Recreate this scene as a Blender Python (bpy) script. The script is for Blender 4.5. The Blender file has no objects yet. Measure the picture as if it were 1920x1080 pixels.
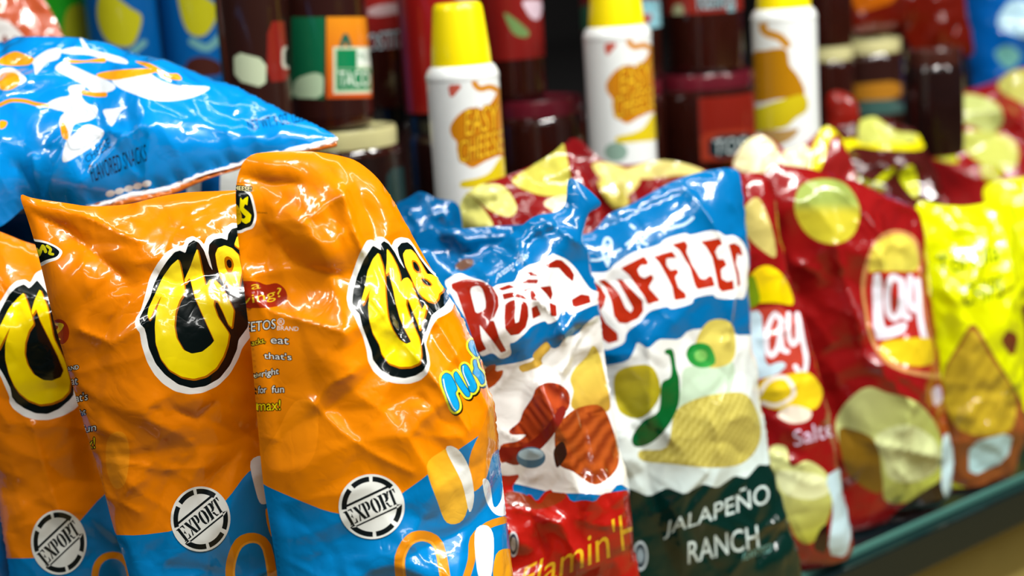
import bpy, math, random
import numpy as np
from mathutils import Vector, Matrix
from mathutils.geometry import delaunay_2d_cdt

SC = bpy.context.scene
COL = SC.collection

# ------------------------------------------------------------------ camera
FPX = 3060.0                       # focal length in pixels of a 1920 px wide frame
CAM = np.array((0.0, 0.0, 0.485))
PITCH, ROLL = math.radians(12.0), math.radians(-3.9)
fwd = np.array((0, math.cos(PITCH), -math.sin(PITCH)))
_r0 = np.array((1.0, 0, 0)); _u0 = np.array((0, math.sin(PITCH), math.cos(PITCH)))
rgt = math.cos(ROLL)*_r0 + math.sin(ROLL)*_u0
upv = -math.sin(ROLL)*_r0 + math.cos(ROLL)*_u0
cd = bpy.data.cameras.new('camera'); cam = bpy.data.objects.new('camera', cd); COL.objects.link(cam)
cd.sensor_width = 36.0; cd.lens = FPX/1920*36.0
cd.clip_start = 0.02; cd.clip_end = 50
cam.matrix_world = Matrix(((rgt[0], upv[0], -fwd[0], CAM[0]), (rgt[1], upv[1], -fwd[1], CAM[1]),
                           (rgt[2], upv[2], -fwd[2], CAM[2]), (0, 0, 0, 1)))
cd.dof.use_dof = True; cd.dof.focus_distance = 0.87; cd.dof.aperture_fstop = 5.0
SC.camera = cam

# ------------------------------------------------------------------ world, lamps, exposure
w = bpy.data.worlds.new('world'); SC.world = w; w.use_nodes = True
w.node_tree.nodes['Background'].inputs[0].default_value = (0.70, 0.82, 0.95, 1)
w.node_tree.nodes['Background'].inputs[1].default_value = 0.035
def area(name, loc, target, sx, sy, power, col=(1, 0.99, 0.95)):
    l = bpy.data.lights.new(name, 'AREA'); l.shape = 'RECTANGLE'; l.size = sx; l.size_y = sy
    l.energy = power; l.color = col
    o = bpy.data.objects.new(name, l); COL.objects.link(o); o.location = loc
    d = Vector(target) - Vector(loc); o.rotation_euler = d.to_track_quat('-Z', 'Y').to_euler()
    return o
area('ceiling_light', (0.75, 0.30, 1.75), (0.3, 0.9, 0.1), 1.8, 0.07, 54)
area('ceiling_light', (-1.5, 0.1, 2.0), (-0.1, 0.9, 0.2), 0.08, 1.6, 12)
area('ceiling_light', (2.0, 0.2, 1.9), (0.5, 1.3, 0.2), 0.09, 1.6, 28)
area('ceiling_light', (0.1, -1.9, 2.3), (0.1, 0.9, 0.2), 2.6, 0.12, 11)
area('shelf_light', (0.35, 1.15, 1.2), (0.35, 1.2, 0.2), 1.6, 0.05, 3.0)
SC.view_settings.view_transform = 'Standard'; SC.view_settings.look = 'None'
SC.view_settings.gamma = 1.0; SC.view_settings.use_curve_mapping = False
SC.view_settings.exposure = 0.1

# ------------------------------------------------------------------ helpers: space
def pix(px, py, d):
    "the point at depth d seen at (px, py) of the photograph"
    return CAM + d*(fwd + (px-960)/FPX*rgt - (py-540)/FPX*upv)
def pixz(px, py, z):
    v = fwd + (px-960)/FPX*rgt - (py-540)/FPX*upv
    return CAM + v*((z-CAM[2])/v[2])
def toframe(P):
    v = np.asarray(P) - CAM; d = v@fwd
    return np.stack((960+FPX*(v@rgt)/d, 540-FPX*(v@upv)/d), -1)

# ------------------------------------------------------------------ helpers: materials
def lin(c):
    if isinstance(c, str): c = tuple(int(c[i:i+2], 16) for i in (0, 2, 4))
    c = np.array(c, float)/255
    return np.where(c <= 0.04045, c/12.92, ((c+0.055)/1.055)**2.4)
MATS = {}
def film(name, rough=0.24, coat=0.7, bump=0.0, scale=60, metal=0.0, color=None, var=0.04, spec=0.3, subs=0.0, trans=0.0):
    if name in MATS: return MATS[name]
    m = bpy.data.materials.new(name); m.use_nodes = True; nt = m.node_tree; b = nt.nodes['Principled BSDF']
    N = nt.nodes.new; L = nt.links.new
    b.inputs['Roughness'].default_value = rough; b.inputs['Metallic'].default_value = metal
    b.inputs['Coat Weight'].default_value = coat; b.inputs['Coat Roughness'].default_value = 0.035
    b.inputs['Specular IOR Level'].default_value = spec
    if trans: b.inputs['Transmission Weight'].default_value = trans
    tc = N('ShaderNodeTexCoord')
    no = N('ShaderNodeTexNoise'); no.inputs['Scale'].default_value = scale*2; no.inputs['Detail'].default_value = 4
    L(tc.outputs['Object'], no.inputs['Vector'])
    mx = N('ShaderNodeMix'); mx.data_type = 'RGBA'; mx.blend_type = 'MULTIPLY'; mx.inputs[0].default_value = 1
    rp = N('ShaderNodeMapRange'); rp.inputs['To Min'].default_value = 1-var; rp.inputs['To Max'].default_value = 1+var
    L(no.outputs[0], rp.inputs[0])
    if color is None:
        at = N('ShaderNodeAttribute'); at.attribute_name = 'print'; L(at.outputs['Color'], mx.inputs[6])
    else:
        mx.inputs[6].default_value = (*lin(color), 1)
    L(rp.outputs[0], mx.inputs[7]); L(mx.outputs[2], b.inputs['Base Color'])
    if bump:
        v = N('ShaderNodeTexNoise'); v.inputs['Scale'].default_value = scale; v.inputs['Detail'].default_value = 2.5
        v.inputs['Distortion'].default_value = 0.6
        L(tc.outputs['Object'], v.inputs['Vector'])
        ab = N('ShaderNodeMath'); ab.operation = 'SUBTRACT'; ab.inputs[1].default_value = 0.5; L(v.outputs[0], ab.inputs[0])
        a2 = N('ShaderNodeMath'); a2.operation = 'ABSOLUTE'; L(ab.outputs[0], a2.inputs[0])
        bp = N('ShaderNodeBump'); bp.inputs['Strength'].default_value = 1.0; bp.inputs['Distance'].default_value = bump
        L(a2.outputs[0], bp.inputs['Height']); L(bp.outputs[0], b.inputs['Normal']); L(bp.outputs[0], b.inputs['Coat Normal'])
    MATS[name] = m
    return m

# ------------------------------------------------------------------ helpers: outlines and printing
def cut(pts, it=2, r=0.2):
    "soften the corners of a closed outline"
    p = np.array(pts, float)
    for _ in range(it):
        q = np.roll(p, -1, 0); p = np.stack((p*(1-r)+q*r, p*r+q*(1-r)), 1).reshape(-1, 2)
    return p
def round_(pts, n=4):
    "closed smooth curve through the points"
    p = np.array(pts, float); a, b, c, d = np.roll(p, 1, 0), p, np.roll(p, -1, 0), np.roll(p, -2, 0); out = []
    for k in range(n):
        t = k/n
        out.append(0.5*((2*b)+(-a+c)*t+(2*a-5*b+4*c-d)*t*t+(-a+3*b-3*c+d)*t**3))
    return np.stack(out, 1).reshape(-1, 2)
def Z(ox, oy, s, pts): return [(ox+x/s, oy+y/s) for x, y in pts]
def ell(cx, cy, rx, ry, rot=0, n=28):
    t = np.arange(n)*2*math.pi/n; c, s = math.cos(math.radians(rot)), math.sin(math.radians(rot))
    x, y = rx*np.cos(t), ry*np.sin(t)
    return np.stack((cx+x*c-y*s, cy+x*s+y*c), -1)
def densify(p, step):
    p = np.asarray(p, float); out = []
    for i in range(len(p)):
        a, b = p[i], p[(i+1) % len(p)]; n = max(1, int(np.hypot(*(b-a))/step))
        for k in range(n): out.append(a+(b-a)*k/n)
    return np.array(out)
def inside(P, polys, rule='evenodd'):
    x, y = P[:, 0], P[:, 1]; wn = np.zeros(len(P), int)
    for c in polys:
        c = np.asarray(c)
        lo, hi = c.min(0), c.max(0)
        s = np.nonzero((x >= lo[0]) & (x <= hi[0]) & (y >= lo[1]) & (y <= hi[1]))[0]
        if not len(s): continue
        xs, ys = x[s], y[s]; acc = np.zeros(len(s), int)
        for i in range(len(c)):
            x0, y0 = c[i-1]; x1, y1 = c[i]
            if y0 == y1: continue
            m = (y0 > ys) != (y1 > ys)
            if not m.any(): continue
            xc = (x1-x0)*(ys-y0)/(y1-y0)+x0
            acc += np.where(m & (xs < xc), 1 if (y1 > y0 or rule == 'evenodd') else -1, 0)
        wn[s] += acc if rule != 'evenodd' else 0
        if rule == 'evenodd': wn[s] += acc
    return (wn % 2 == 1) if rule == 'evenodd' else wn != 0
def segdist(P, polys, closed=True):
    P = np.asarray(P, float); D = np.full(len(P), 1e9)
    for c in polys:
        c = np.asarray(c, float)
        for i in range(0 if closed else 1, len(c)):
            a, b = c[i-1], c[i]; e = b-a; L2 = e@e
            if L2 < 1e-12: t = np.zeros(len(P))
            else: t = np.clip(((P-a)@e)/L2, 0, 1)
            d = (P[:, 0]-a[0]-t*e[0])**2+(P[:, 1]-a[1]-t*e[1])**2
            D = np.minimum(D, d)
    return np.sqrt(D)
def march(F, x0, y0, s):
    "iso contours F=0 (inside F<0) of a raster, by marching squares"
    H, W = F.shape; seg = {}
    neg = F < 0
    code = neg[:-1, :-1]*1+neg[:-1, 1:]*2+neg[1:, 1:]*4+neg[1:, :-1]*8
    tab = {1: [(3, 0)], 2: [(0, 1)], 3: [(3, 1)], 4: [(1, 2)], 5: [(3, 0), (1, 2)], 6: [(0, 2)], 7: [(3, 2)], 8: [(2, 3)], 9: [(2, 0)],
           10: [(0, 1), (2, 3)], 11: [(2, 1)], 12: [(1, 3)], 13: [(1, 0)], 14: [(0, 3)]}
    def ek(i, j, e): return {0: ('h', i, j), 1: ('v', i, j+1), 2: ('h', i+1, j), 3: ('v', i, j)}[e]
    def pt(k):
        t, i, j = k
        if t == 'h': a, b = F[i, j], F[i, j+1]; u = a/(a-b); return (x0+(j+u)*s, y0+i*s)
        a, b = F[i, j], F[i+1, j]; u = a/(a-b); return (x0+j*s, y0+(i+u)*s)
    for i, j in zip(*np.nonzero((code > 0) & (code < 15))):
        for e0, e1 in tab[code[i, j]]: seg[ek(i, j, e0)] = ek(i, j, e1)
    out = []
    while seg:
        k, n = seg.popitem(); loop = [k]
        while n in seg: loop.append(n); n = seg.pop(n)
        if len(loop) > 5: out.append(np.array([pt(k) for k in loop]))
    return out
def grow(polys, r, closed=True, s=None):
    "the outline r outside a set of outlines (or open strokes)"
    al = np.concatenate([np.asarray(p, float) for p in polys]); s = s or max(0.6, abs(r)/4)
    lo = al.min(0)-abs(r)-3*s; hi = al.max(0)+abs(r)+3*s
    xs = np.arange(lo[0], hi[0], s); ys = np.arange(lo[1], hi[1], s)
    G = np.stack(np.meshgrid(xs, ys), -1).reshape(-1, 2)
    D = segdist(G, polys, closed)
    if closed: D = np.where(inside(G, polys, 'nonzero'), -D, D)
    F = (D-r).reshape(len(ys), len(xs)); F[F == 0] = 1e-6
    return march(F, lo[0], lo[1], s)
def stroke(pts, wd):
    p = np.array(pts, float)
    if len(p) > 2:
        o = [p[0]]
        for i in range(len(p)-1):
            a, b, c, d = p[max(i-1, 0)], p[i], p[i+1], p[min(i+2, len(p)-1)]
            for t in (.33, .67, 1.): o.append(0.5*((2*b)+(-a+c)*t+(2*a-5*b+4*c-d)*t*t+(-a+3*b-3*c+d)*t**3))
        p = np.array(o)
    return grow([p], wd/2, closed=False, s=max(.5, wd/5))
_TX = {}
def glyphs(s, bold=0.0):
    k = (s, bold)
    if k in _TX: return _TX[k]
    c = bpy.data.curves.new('t', 'FONT'); c.body = s; c.fill_mode = 'NONE'; c.resolution_u = 3; c.offset = bold
    o = bpy.data.objects.new('t', c); COL.objects.link(o)
    dg = bpy.context.evaluated_depsgraph_get(); e = o.evaluated_get(dg); m = e.to_mesh()
    V = np.array([v.co[:2] for v in m.vertices]); nb = {}
    for ed in m.edges:
        a, b = ed.vertices; nb.setdefault(a, []).append(b); nb.setdefault(b, []).append(a)
    e.to_mesh_clear(); bpy.data.objects.remove(o); bpy.data.curves.remove(c)
    seen = set(); loops = []
    for st in nb:
        if st in seen: continue
        lp = [st]; seen.add(st); cur = st
        while True:
            nx = [q for q in nb[cur] if q not in seen]
            if not nx: break
            cur = nx[0]; seen.add(cur); lp.append(cur)
        if len(lp) > 2: loops.append(V[lp])
    al = np.concatenate(loops); lo, hi = al.min(0), al.max(0)
    _TX[k] = [(l-lo)/(hi-lo) for l in loops]
    return _TX[k]
def T(s, bl, br, tl, col, bold=0.02, tr=None, halo=None):
    "printed writing: its box is laid between bottom-left, bottom-right and top-left"
    bl, br, tl = (np.array(v, float) for v in (bl, br, tl)); tr = np.array(tr, float) if tr is not None else br+tl-bl
    P = [bl*(1-g[:, :1])*(1-g[:, 1:])+br*g[:, :1]*(1-g[:, 1:])+tl*(1-g[:, :1])*g[:, 1:]+tr*g[:, :1]*g[:, 1:] for g in glyphs(s, bold)]
    out = []
    if halo: out.append((grow(P, halo[0]), halo[1]))
    out.append((P, col, 'evenodd'))
    return out

def cdt_mesh(dom, layers, base, step, grid_clip=None):
    """triangulate the domain outline with every printed edge in it.
    returns vertices (2D), triangles and the colour of each triangle corner"""
    dom = densify(dom, step); edges = []; pts = []
    def addloop(c):
        n0 = len(pts); pts.extend(map(tuple, c)); n = len(c)
        edges.extend((n0+i, n0+(i+1) % n) for i in range(n))
    addloop(dom)
    for l in layers:
        for c in l[0]:
            if len(c) > 2: addloop(densify(c, step*1.5))
    P = np.array(pts); lo, hi = dom.min(0), dom.max(0)
    xs = np.arange(lo[0]+step/2, hi[0], step); ys = np.arange(lo[1]+step/2, hi[1], step)
    G = np.stack(np.meshgrid(xs, ys), -1).astype(float); G[1::2, :, 0] += step/2; G = G.reshape(-1, 2)
    G = G[inside(G, [dom])]
    h = set(map(tuple, np.round(P/step*1.5).astype(int))); gk = np.round(G/step*1.5).astype(int)
    G = G[[tuple(k) not in h for k in gk]]
    allp = [Vector(p) for p in P]+[Vector(g) for g in G]
    r = delaunay_2d_cdt(allp, edges, [], 0, 1e-7)
    V = np.array([tuple(v) for v in r[0]]); F = np.array([f for f in r[2] if len(f) == 3])
    C = V[F].mean(1); A = np.abs(np.cross(V[F[:, 1]]-V[F[:, 0]], V[F[:, 2]]-V[F[:, 0]]))
    keep = inside(C, [dom]) & (A > 1e-12); F = F[keep]; C = C[keep]
    a, b, c = V[F[:, 0]], V[F[:, 1]], V[F[:, 2]]
    fl = np.cross(b-a, c-a) < 0; F[fl] = F[fl][:, ::-1]
    lay = np.full(len(F), -1)
    for i, l in enumerate(layers):
        if not l[0]: continue
        lay[inside(C, l[0], l[2] if len(l) > 2 else 'nonzero')] = i
    return V, F, lay
def paint(V2, F, lay, layers, base, frame):
    "frame: position of each vertex in the drawing the print was traced in"
    K = np.zeros((len(F), 3, 3))
    for i in range(-1, len(layers)):
        c = base if i < 0 else layers[i][1]
        s = np.nonzero(lay == i)[0]
        if not len(s): continue
        if callable(c):
            q = frame[F[s]].reshape(-1, 2); K[s] = c(q[:, 0], q[:, 1]).reshape(-1, 3, 3)
        else: K[s] = lin(c)
    return K
def grad(c0, c1, p0, p1):
    a, b = lin(c0), lin(c1); p0 = np.array(p0, float); e = np.array(p1, float)-p0
    def f(x, y):
        t = np.clip(((x-p0[0])*e[0]+(y-p0[1])*e[1])/(e@e), 0, 1)[:, None]; return a*(1-t)+b*t
    return f
def ridged(c0, c1, ctr, wl, dirn):
    a, b = lin(c0), lin(c1)
    def f(x, y):
        t = 0.5+0.5*np.sin(((x-ctr[0])*dirn[0]+(y-ctr[1])*dirn[1])/wl*2*math.pi); return a*(1-t[:, None])+b*t[:, None]
    return f

def make_mesh(name, V3, F, K=None, mat=None, parent=None, normals=None, smooth=True):
    m = bpy.data.meshes.new(name); m.from_pydata(V3.tolist(), [], F.tolist() if hasattr(F, 'tolist') else F)
    if smooth: m.shade_smooth()
    if K is not None:
        at = m.color_attributes.new('print', 'FLOAT_COLOR', 'CORNER')
        kk = np.concatenate((K.reshape(-1, 3), np.ones((len(K)*3, 1))), 1)
        at.data.foreach_set('color', kk.ravel())
    if normals is not None: m.normals_split_custom_set_from_vertices(normals.tolist())
    if mat: m.materials.append(mat)
    o = bpy.data.objects.new(name, m); COL.objects.link(o)
    if parent: o.parent = parent
    return o
def tag(o, label=None, cat=None, group=None, kind=None):
    if label: o['label'] = label
    if cat: o['category'] = cat
    if group: o['group'] = group
    if kind: o['kind'] = kind
    return o

# ------------------------------------------------------------------ noise on rasters
def perlin(x, y, seed):
    rs = np.random.RandomState(seed); th = rs.rand(64, 64)*2*math.pi
    xi, yi = np.floor(x).astype(int), np.floor(y).astype(int); fx, fy = x-xi, y-yi
    def g(i, j, dx, dy):
        t = th[i % 64, j % 64]; return np.cos(t)*dx+np.sin(t)*dy
    u, v = fx**3*(fx*(6*fx-15)+10), fy**3*(fy*(6*fy-15)+10)
    return ((g(xi, yi, fx, fy)*(1-u)+g(xi+1, yi, fx-1, fy)*u)*(1-v)+(g(xi, yi+1, fx, fy-1)*(1-u)+g(xi+1, yi+1, fx-1, fy-1)*u)*v)*1.4
def facets(A, B, cell, seed):
    "piecewise flat crumple: random heights on scattered points, joined by flat triangles"
    rs = np.random.RandomState(seed); x0, x1, y0, y1 = A.min()-cell, A.max()+cell, B.min()-cell, B.max()+cell
    X, Y = np.meshgrid(np.arange(x0, x1+cell, cell), np.arange(y0, y1+cell, cell))
    P = np.stack((X.ravel(), Y.ravel()), -1)+rs.uniform(-.45, .45, (X.size, 2))*cell; h = rs.uniform(-1, 1, len(P))
    r = delaunay_2d_cdt([Vector(p) for p in P], [], [], 0, 1e-9)
    out = np.zeros(A.shape); dx = A[0, 1]-A[0, 0]; ax, by = A[0, 0], B[0, 0]; V = np.array([tuple(v) for v in r[0]])
    hh = np.array([h[o[0]] if len(o) else 0 for o in r[3]])
    for f in r[2]:
        p = V[list(f)]; q = hh[list(f)]; lo = np.floor((p.min(0)-(ax, by))/dx).astype(int); hi = np.ceil((p.max(0)-(ax, by))/dx).astype(int)+1
        i0, i1, j0, j1 = max(lo[1], 0), min(hi[1], A.shape[0]), max(lo[0], 0), min(hi[0], A.shape[1])
        if i0 >= i1 or j0 >= j1: continue
        M = np.array([[p[1, 0]-p[0, 0], p[2, 0]-p[0, 0]], [p[1, 1]-p[0, 1], p[2, 1]-p[0, 1]]])
        if abs(np.linalg.det(M)) < 1e-12: continue
        I = np.linalg.inv(M); a = A[i0:i1, j0:j1]-p[0, 0]; b = B[i0:i1, j0:j1]-p[0, 1]
        u = I[0, 0]*a+I[0, 1]*b; v = I[1, 0]*a+I[1, 1]*b; k = (u >= -1e-6) & (v >= -1e-6) & (u+v <= 1+1e-6)
        w_ = q[0]+u*(q[1]-q[0])+v*(q[2]-q[0]); out[i0:i1, j0:j1] = np.where(k, w_, out[i0:i1, j0:j1])
    return out
def blur(H, n=1):
    for _ in range(n):
        P = np.pad(H, 1, mode='edge'); H = (P[:-2, 1:-1]+P[2:, 1:-1]+P[1:-1, :-2]+P[1:-1, 2:]+4*H)/8
    return H

# ------------------------------------------------------------------ the bag builder
class Surf: pass
def bag(name, label, cat, group, anchor, yaw, lean, outline, thick, back, base, layers, seed=1, crump=1.0, cell=0.045,
        folds=(), dents=(), step=0.003, mat=None, seal=None, seal_col=None, stickers=(), clampz=True, power=0.6, vwr=1.0, back_col=None, soft=0, zf=0.0, creases=40):
    R = math.radians; y_, l_ = R(yaw), R(lean)
    n = np.array((math.sin(y_)*math.cos(l_), -math.cos(y_)*math.cos(l_), math.sin(l_)))
    ex = np.array((math.cos(y_), math.sin(y_), 0)); ez = np.cross(n, ex)
    P0 = pix(*anchor)
    def plane(px, h=0):
        px = np.asarray(px, float); v = fwd[None]+(px[:, :1]-960)/FPX*rgt-(px[:, 1:]-540)/FPX*upv
        t = ((P0-CAM)@n+h)/(v@n); Q = CAM+v*np.reshape(t, (-1, 1))-P0
        return np.stack((Q@ex, Q@ez), -1)
    out = cut(plane(outline), 2, 0.22)
    lo, hi = out.min(0), out.max(0); rs = 0.0013
    xs = np.arange(lo[0]-.01, hi[0]+.01, rs); ys = np.arange(lo[1]-.01, hi[1]+.01, rs)
    A, B = np.meshgrid(xs, ys)
    G = np.stack((A.ravel(), B.ravel()), -1)
    # pillow: solve laplace(h) = -1 inside the outline on a coarse grid
    k = 3; Ac, Bc = A[::k, ::k], B[::k, ::k]; ins = inside(np.stack((Ac.ravel(), Bc.ravel()), -1), [out]).reshape(Ac.shape)
    ph = np.zeros(Ac.shape)
    for _ in range(1900):
        q = np.zeros_like(ph); q[1:-1, 1:-1] = (ph[:-2, 1:-1]+ph[2:, 1:-1]+ph[1:-1, :-2]+ph[1:-1, 2:]+1)/4; ph = q*ins
    ph = (ph/ph.max())**power
    def samp(H, a, b, x0=xs[0], y0=ys[0], s=rs):
        u = np.clip((a-x0)/s, 0, H.shape[1]-1.001); v = np.clip((b-y0)/s, 0, H.shape[0]-1.001); i, j = v.astype(int), u.astype(int); fu, fv = u-j, v-i
        return (H[i, j]*(1-fu)+H[i, j+1]*fu)*(1-fv)+(H[i+1, j]*(1-fu)+H[i+1, j+1]*fu)*fv
    PH = samp(np.pad(ph, ((0, 1), (0, 1))), A.ravel(), B.ravel(), s=rs*k).reshape(A.shape); PH = blur(PH, 4)
    S = Surf(); H = PH*thick
    def unmap(px, H):
        px = np.asarray(px, float); q = plane(px); h = np.zeros(len(px))
        for _ in range(16):
            h = h*0.45+samp(H, q[:, 0], q[:, 1])*0.55; q = plane(px, h)
        return q
    edge = np.clip(PH*2.2, 0, 1)
    wa = perlin(A*14+3, B*14, seed+5)*0.25/14*1.5; wb = perlin(A*14, B*14+9, seed+6)*0.25/14*1.5
    cr = facets(A, B, cell, seed)*0.0068+facets(A, B, cell*.5, seed+1)*0.0021+facets(A, B, cell*.22, seed+9)*0.0005
    cr = samp(cr, (A+wa).ravel(), (B+wb).ravel()).reshape(A.shape)
    cr = blur(cr, soft)
    cr += -np.abs(perlin(A*11, B*7, seed+2))*0.007+np.abs(perlin(A*26, B*18, seed+3))*0.0018
    H = H+cr*edge*crump
    # gathers running down from the seals
    b0, b1 = lo[1], hi[1]; tt = (b1-B)/(b1-b0)
    gather = perlin(A*48, B*4, seed+7)*np.exp(-tt/0.10)*0.004+perlin(A*40, B*5, seed+8)*np.exp(-(1-tt)/0.07)*0.003
    H = H+gather*np.clip(PH*5, 0, 1)*vwr
    Hs = PH*thick
    for (x, y, r, dep) in dents:
        q = unmap([(x, y)], Hs)[0]; H = H-dep*np.exp(-((A-q[0])**2+(B-q[1])**2)/(r*r))*edge
    for (p, wd, ht) in folds:
        q = unmap(np.array(p, float), Hs); D = segdist(G, [q], closed=False).reshape(A.shape)
        H = H+ht*np.exp(-D/wd)*np.clip(PH*3, 0, 1)
    # sharp handling creases
    rc = np.random.RandomState(seed+77); wd_, ht_ = hi-lo
    for i in range(creases):
        c = lo+rc.uniform(.05, .95, 2)*(wd_, ht_); a = rc.uniform(0, math.pi); ln = rc.uniform(.012, .045); pl = [c]
        for j in range(3):
            a += rc.uniform(-.6, .6); pl.append(pl[-1]+ln*.5*np.array((math.cos(a), math.sin(a))))
        pl = np.array(pl); sg = rc.uniform(.0008, .0022)*rc.choice((1, 1, -1)); wdt = rc.uniform(.003, .0055)
        m = (np.abs(A-pl[:, 0].mean()) < .07) & (np.abs(B-pl[:, 1].mean()) < .07)
        Q = np.stack((A[m], B[m]), -1); D = segdist(Q, [pl], closed=False)
        H[m] = H[m]+sg*np.exp(-D/wdt)*np.clip(PH[m]*3, 0, 1)
    H = np.maximum(H, 0.0004*np.clip(PH*20, 0, 1))
    # printing, traced in the frame of the photograph and laid onto the film
    lay2 = []
    for l in layers:
        cs = [unmap(densify(c, 5), H) for c in l[0]]
        lay2.append((cs,)+tuple(l[1:]))
    V, F, lay = cdt_mesh(out, lay2, base, step)
    h = samp(H, V[:, 0], V[:, 1]); onrim = segdist(V, [out]) < 2e-4; h[onrim] = 0
    a0 = (lo[0]+hi[0])/2; O = P0+a0*ex+lo[1]*ez
    if clampz and O[2] < zf+0.004: O = O+ez*((zf+0.004-O[2])/ez[2])
    def world(V2, h): return P0+V2[:, :1]*ex+V2[:, 1:]*ez+np.reshape(h, (-1, 1))*n
    def local(W):
        D = W-O; return np.stack((D@ex, -(D@n), D@ez), -1)
    W = world(V, h)
    if clampz:
        W[:, 2] = np.maximum(W[:, 2], zf+0.003)
    fr = toframe(world(V, h)); K = paint(V, F, lay, layers, base, fr)
    e = rs*0.8
    gx = (samp(H, V[:, 0]+e, V[:, 1])-samp(H, V[:, 0]-e, V[:, 1]))/(2*e); gy = (samp(H, V[:, 0], V[:, 1]+e)-samp(H, V[:, 0], V[:, 1]-e))/(2*e)
    N = np.stack((-gx, -np.ones(len(V)), -gy), -1); N /= np.linalg.norm(N, axis=1)[:, None]
    root = bpy.data.objects.new(name, None); COL.objects.link(root); tag(root, label, cat, group)
    root.empty_display_size = 0.03
    root.matrix_world = Matrix(((ex[0], -n[0], ez[0], O[0]), (ex[1], -n[1], ez[1], O[1]), (ex[2], -n[2], ez[2], O[2]), (0, 0, 0, 1)))
    mat = mat or film('printed_film', 0.2, 0.8, 0.0006, 70)
    make_mesh('front_panel', local(W), F, K, mat, root, N)
    # back panel
    V, F, lay = cdt_mesh(out, [], base, 0.007)
    hb = samp(PH*back, V[:, 0], V[:, 1])+samp(cr, V[:, 0], V[:, 1])*0.4*samp(edge, V[:, 0], V[:, 1]); hb[segdist(V, [out]) < 2e-4] = 0
    W = world(V, -np.maximum(hb, 0.0))
    if clampz: W[:, 2] = np.maximum(W[:, 2], zf+0.003)
    bc = back_col or (base if not callable(base) else 'C8C8C8')
    K = paint(V, F, lay, [], bc, V)
    make_mesh('back_panel', local(W), F[:, ::-1], K, mat, root)
    S.root, S.unmap, S.H, S.samp, S.world, S.local, S.plane = root, (lambda p: unmap(p, H)), H, samp, world, local, plane
    def lift(name, outline, base, layers, gap=0.0005, mat=None, step=0.002, label=None):
        "a thin piece stuck on the film, following it"
        o2 = unmap(densify(outline, 4), H); L2 = [([unmap(densify(c, 3), H) for c in l[0]],)+tuple(l[1:]) for l in layers]
        V, F, lay = cdt_mesh(o2, L2, base, step)
        hh = samp(H, V[:, 0], V[:, 1])+gap; W = world(V, hh); K = paint(V, F, lay, layers, base, toframe(W))
        gx = (samp(H, V[:, 0]+e, V[:, 1])-samp(H, V[:, 0]-e, V[:, 1]))/(2*e); gy = (samp(H, V[:, 0], V[:, 1]+e)-samp(H, V[:, 0], V[:, 1]-e))/(2*e)
        N = np.stack((-gx, -np.ones(len(V)), -gy), -1); N /= np.linalg.norm(N, axis=1)[:, None]
        o = make_mesh(name, local(W), F, K, mat or film('sticker_paper', 0.35, 0.3, 0.0), root, N)
        if label: o['label'] = label
        return o
    S.lift = lift
    def strip(seal, seal_col=None, up=0.0, nm='top_seal'):
        # crimped strip above the fill: its own thin corrugated piece
        o2 = plane(densify(cut(seal, 1, .1), 3)); V, F, lay = cdt_mesh(o2, [], base, 0.0022)
        q = V-V.mean(0); U, s_, Vt = np.linalg.svd(q, full_matrices=False); ac = q@Vt[1]; al = q@Vt[0]
        wv = 0.0009*np.sin(ac/0.0022*math.pi)+0.003*perlin(al*30, ac*3+2, seed+11)+0.0012
        for side in (1, -1):
            pass
        Wf = world(V, wv+0.0008+up)
        Kf = paint(V, F, lay, [], seal_col or bc, V)
        Wb = world(V, wv+0.0001+up); nV = len(V)
        # rim between the two faces
        ed = {}
        for f in F:
            for i in range(3):
                a, b = f[i], f[(i+1) % 3]
                if (b, a) in ed: del ed[(b, a)]
                else: ed[(a, b)] = 1
        rim = [t for (a, b) in ed for t in ((a, a+nV, b), (b, a+nV, b+nV))]
        FF = np.concatenate((F, F[:, ::-1]+nV, np.array(rim)[:, ::1]))
        c0 = Kf[0, 0]; KK = np.tile(c0, (len(FF), 3, 1))
        return make_mesh(nm, local(np.concatenate((Wf, Wb))), FF, KK, mat, root)
    S.strip = strip
    if seal is not None: strip(seal, seal_col)
    return S

# ------------------------------------------------------------------ round containers
def lathe(name, prof, mat, parent=None, seg=48, color=None):
    V = []; F = []; n = len(prof)
    for i in range(seg):
        t = 2*math.pi*i/seg
        for r, z in prof: V.append((r*math.cos(t), r*math.sin(t), z))
    for i in range(seg):
        for j in range(n-1):
            a = i*n+j; b = ((i+1) % seg)*n+j; F.append((a, b, b+1, a+1))
    V.append((0, 0, prof[0][1])); V.append((0, 0, prof[-1][1])); c0, c1 = len(V)-2, len(V)-1
    for i in range(seg):
        F.append((c0, ((i+1) % seg)*n, i*n)); F.append((c1, i*n+n-1, ((i+1) % seg)*n+n-1))
    m = bpy.data.meshes.new(name); m.from_pydata(V, [], F); m.shade_smooth(); m.materials.append(mat)
    try: m.set_sharp_from_angle(angle=math.radians(35))
    except Exception: pass
    o = bpy.data.objects.new(name, m); COL.objects.link(o)
    if parent: o.parent = parent
    return o
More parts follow.
